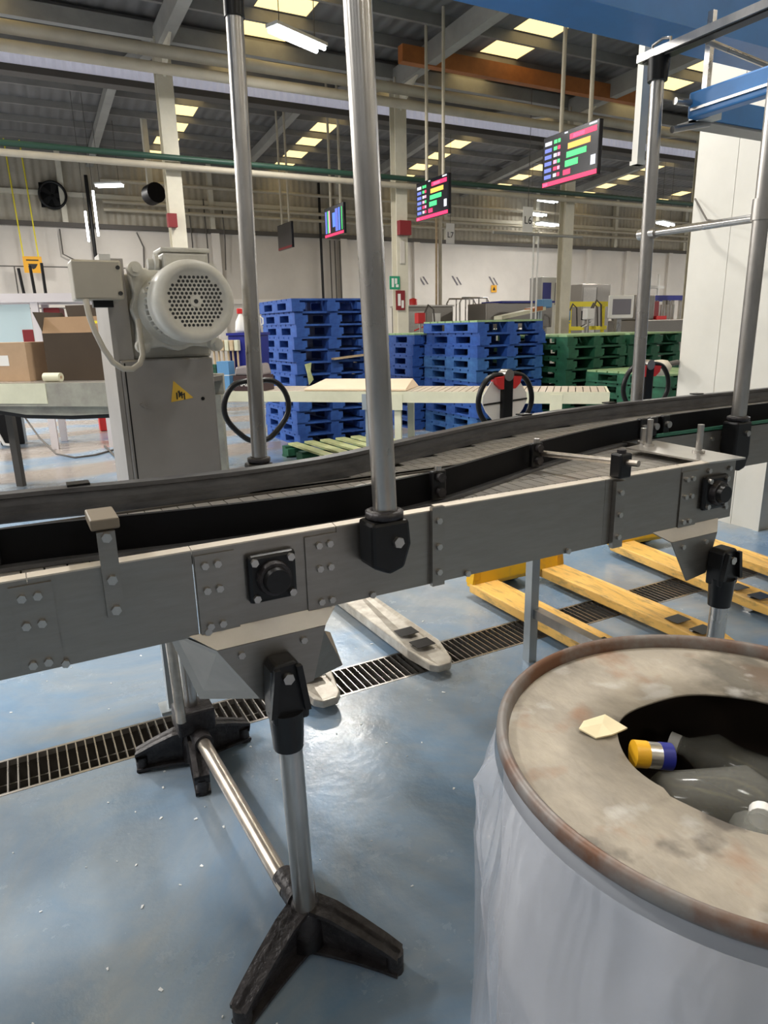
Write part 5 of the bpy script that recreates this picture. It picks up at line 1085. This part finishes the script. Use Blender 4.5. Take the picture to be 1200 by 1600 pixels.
ob(bx(4.12, 4.2, 2.20, 2.50, 0.0, 2.86), 'post', 'blue_paint'); ob(bx(1.2, 1.28, 2.40, 2.50, 0.0, 2.60), 'post', 'blue_paint') if False else None
ob(MB().cyl((2.58, 2.2, 2.26), (2.66, 2.19, 2.26), 0.014, n=10), 'tie_tube', 'galv'); ob(MB().cyl((2.60, 2.22, 2.16), (2.80, 2.2, 2.20), 0.014, n=10), 'tie_tube', 'galv')
ob(MB().cyl((2.62, 2.1, 2.45), (4.1, 2.3, 2.45), 0.012, n=10), 'tie_tube', 'galv'); ob(bx(2.765, 2.79, 2.20, 2.225, 2.20, 2.62), 'hanger', 'galv')
t = thing('hanging_conduit', 'pale upright conduit under the blue beam left of the back pole', 'pipe', (3.15, 2.9, 2.20)); bx(-0.028, 0.028, -0.02, 0.02, 0, 3.5).build('conduit', 'white_panel', t); bx(-0.034, 0.034, -0.026, 0.026, 0, 0.02).build('end_cap', 'white_panel', t)
# mesh bag of clips on the white column
t = thing('cable_clip', 'grimy pale clip hanging at the left of the white column', 'clip', (4.12, 3.45, 1.05)); MB().lathe([(0.001, -0.05), (0.05, -0.04), (0.075, 0.02), (0.04, 0.06), (0.001, 0.065)], n=14, wob=lambda a, z: 0.012*math.sin(3*a)).build('body', 'cream_pipe', t); MB().cyl((0, 0, 0.02), (0.15, -0.02, 0.04), 0.02, n=8).build('arm', 'wall_dark', t)

# ================================================================== FLOOR FLECKS
fk = MB(); rnd = random.Random(3)  # tiny white chips scattered at random over the floor
for i in range(170):
    u, v = rnd.uniform(-0.6, 1.6), rnd.uniform(0.55, 3.6)
    if G0-0.03 < v < G1+0.03 or (math.hypot(u-DC[0], v-DC[1]) < 0.36): continue
    a = rnd.uniform(0, math.pi); s_ = rnd.uniform(0.0012, 0.0040); l_ = s_*rnd.uniform(1.0, 2.4); c0, s0 = math.cos(a), math.sin(a)
    P = [(u+c0*x-s0*y, v+s0*x+c0*y) for x, y in ((-l_, -s_*0.6), (l_, -s_), (l_*0.8, s_), (-l_, s_*0.7))]
    fk.add([(x, y, 0.0004) for x, y in P]+[(x, y, 0.0022) for x, y in P], [(4, 5, 6, 7), (0, 1, 5, 4), (1, 2, 6, 5), (2, 3, 7, 6), (3, 0, 4, 7)])
tag(fk.build('floor_flecks', 'fleck'), 'scattered small white flecks on the blue floor', 'debris', kind='stuff')
bpy.context.view_layer.update()
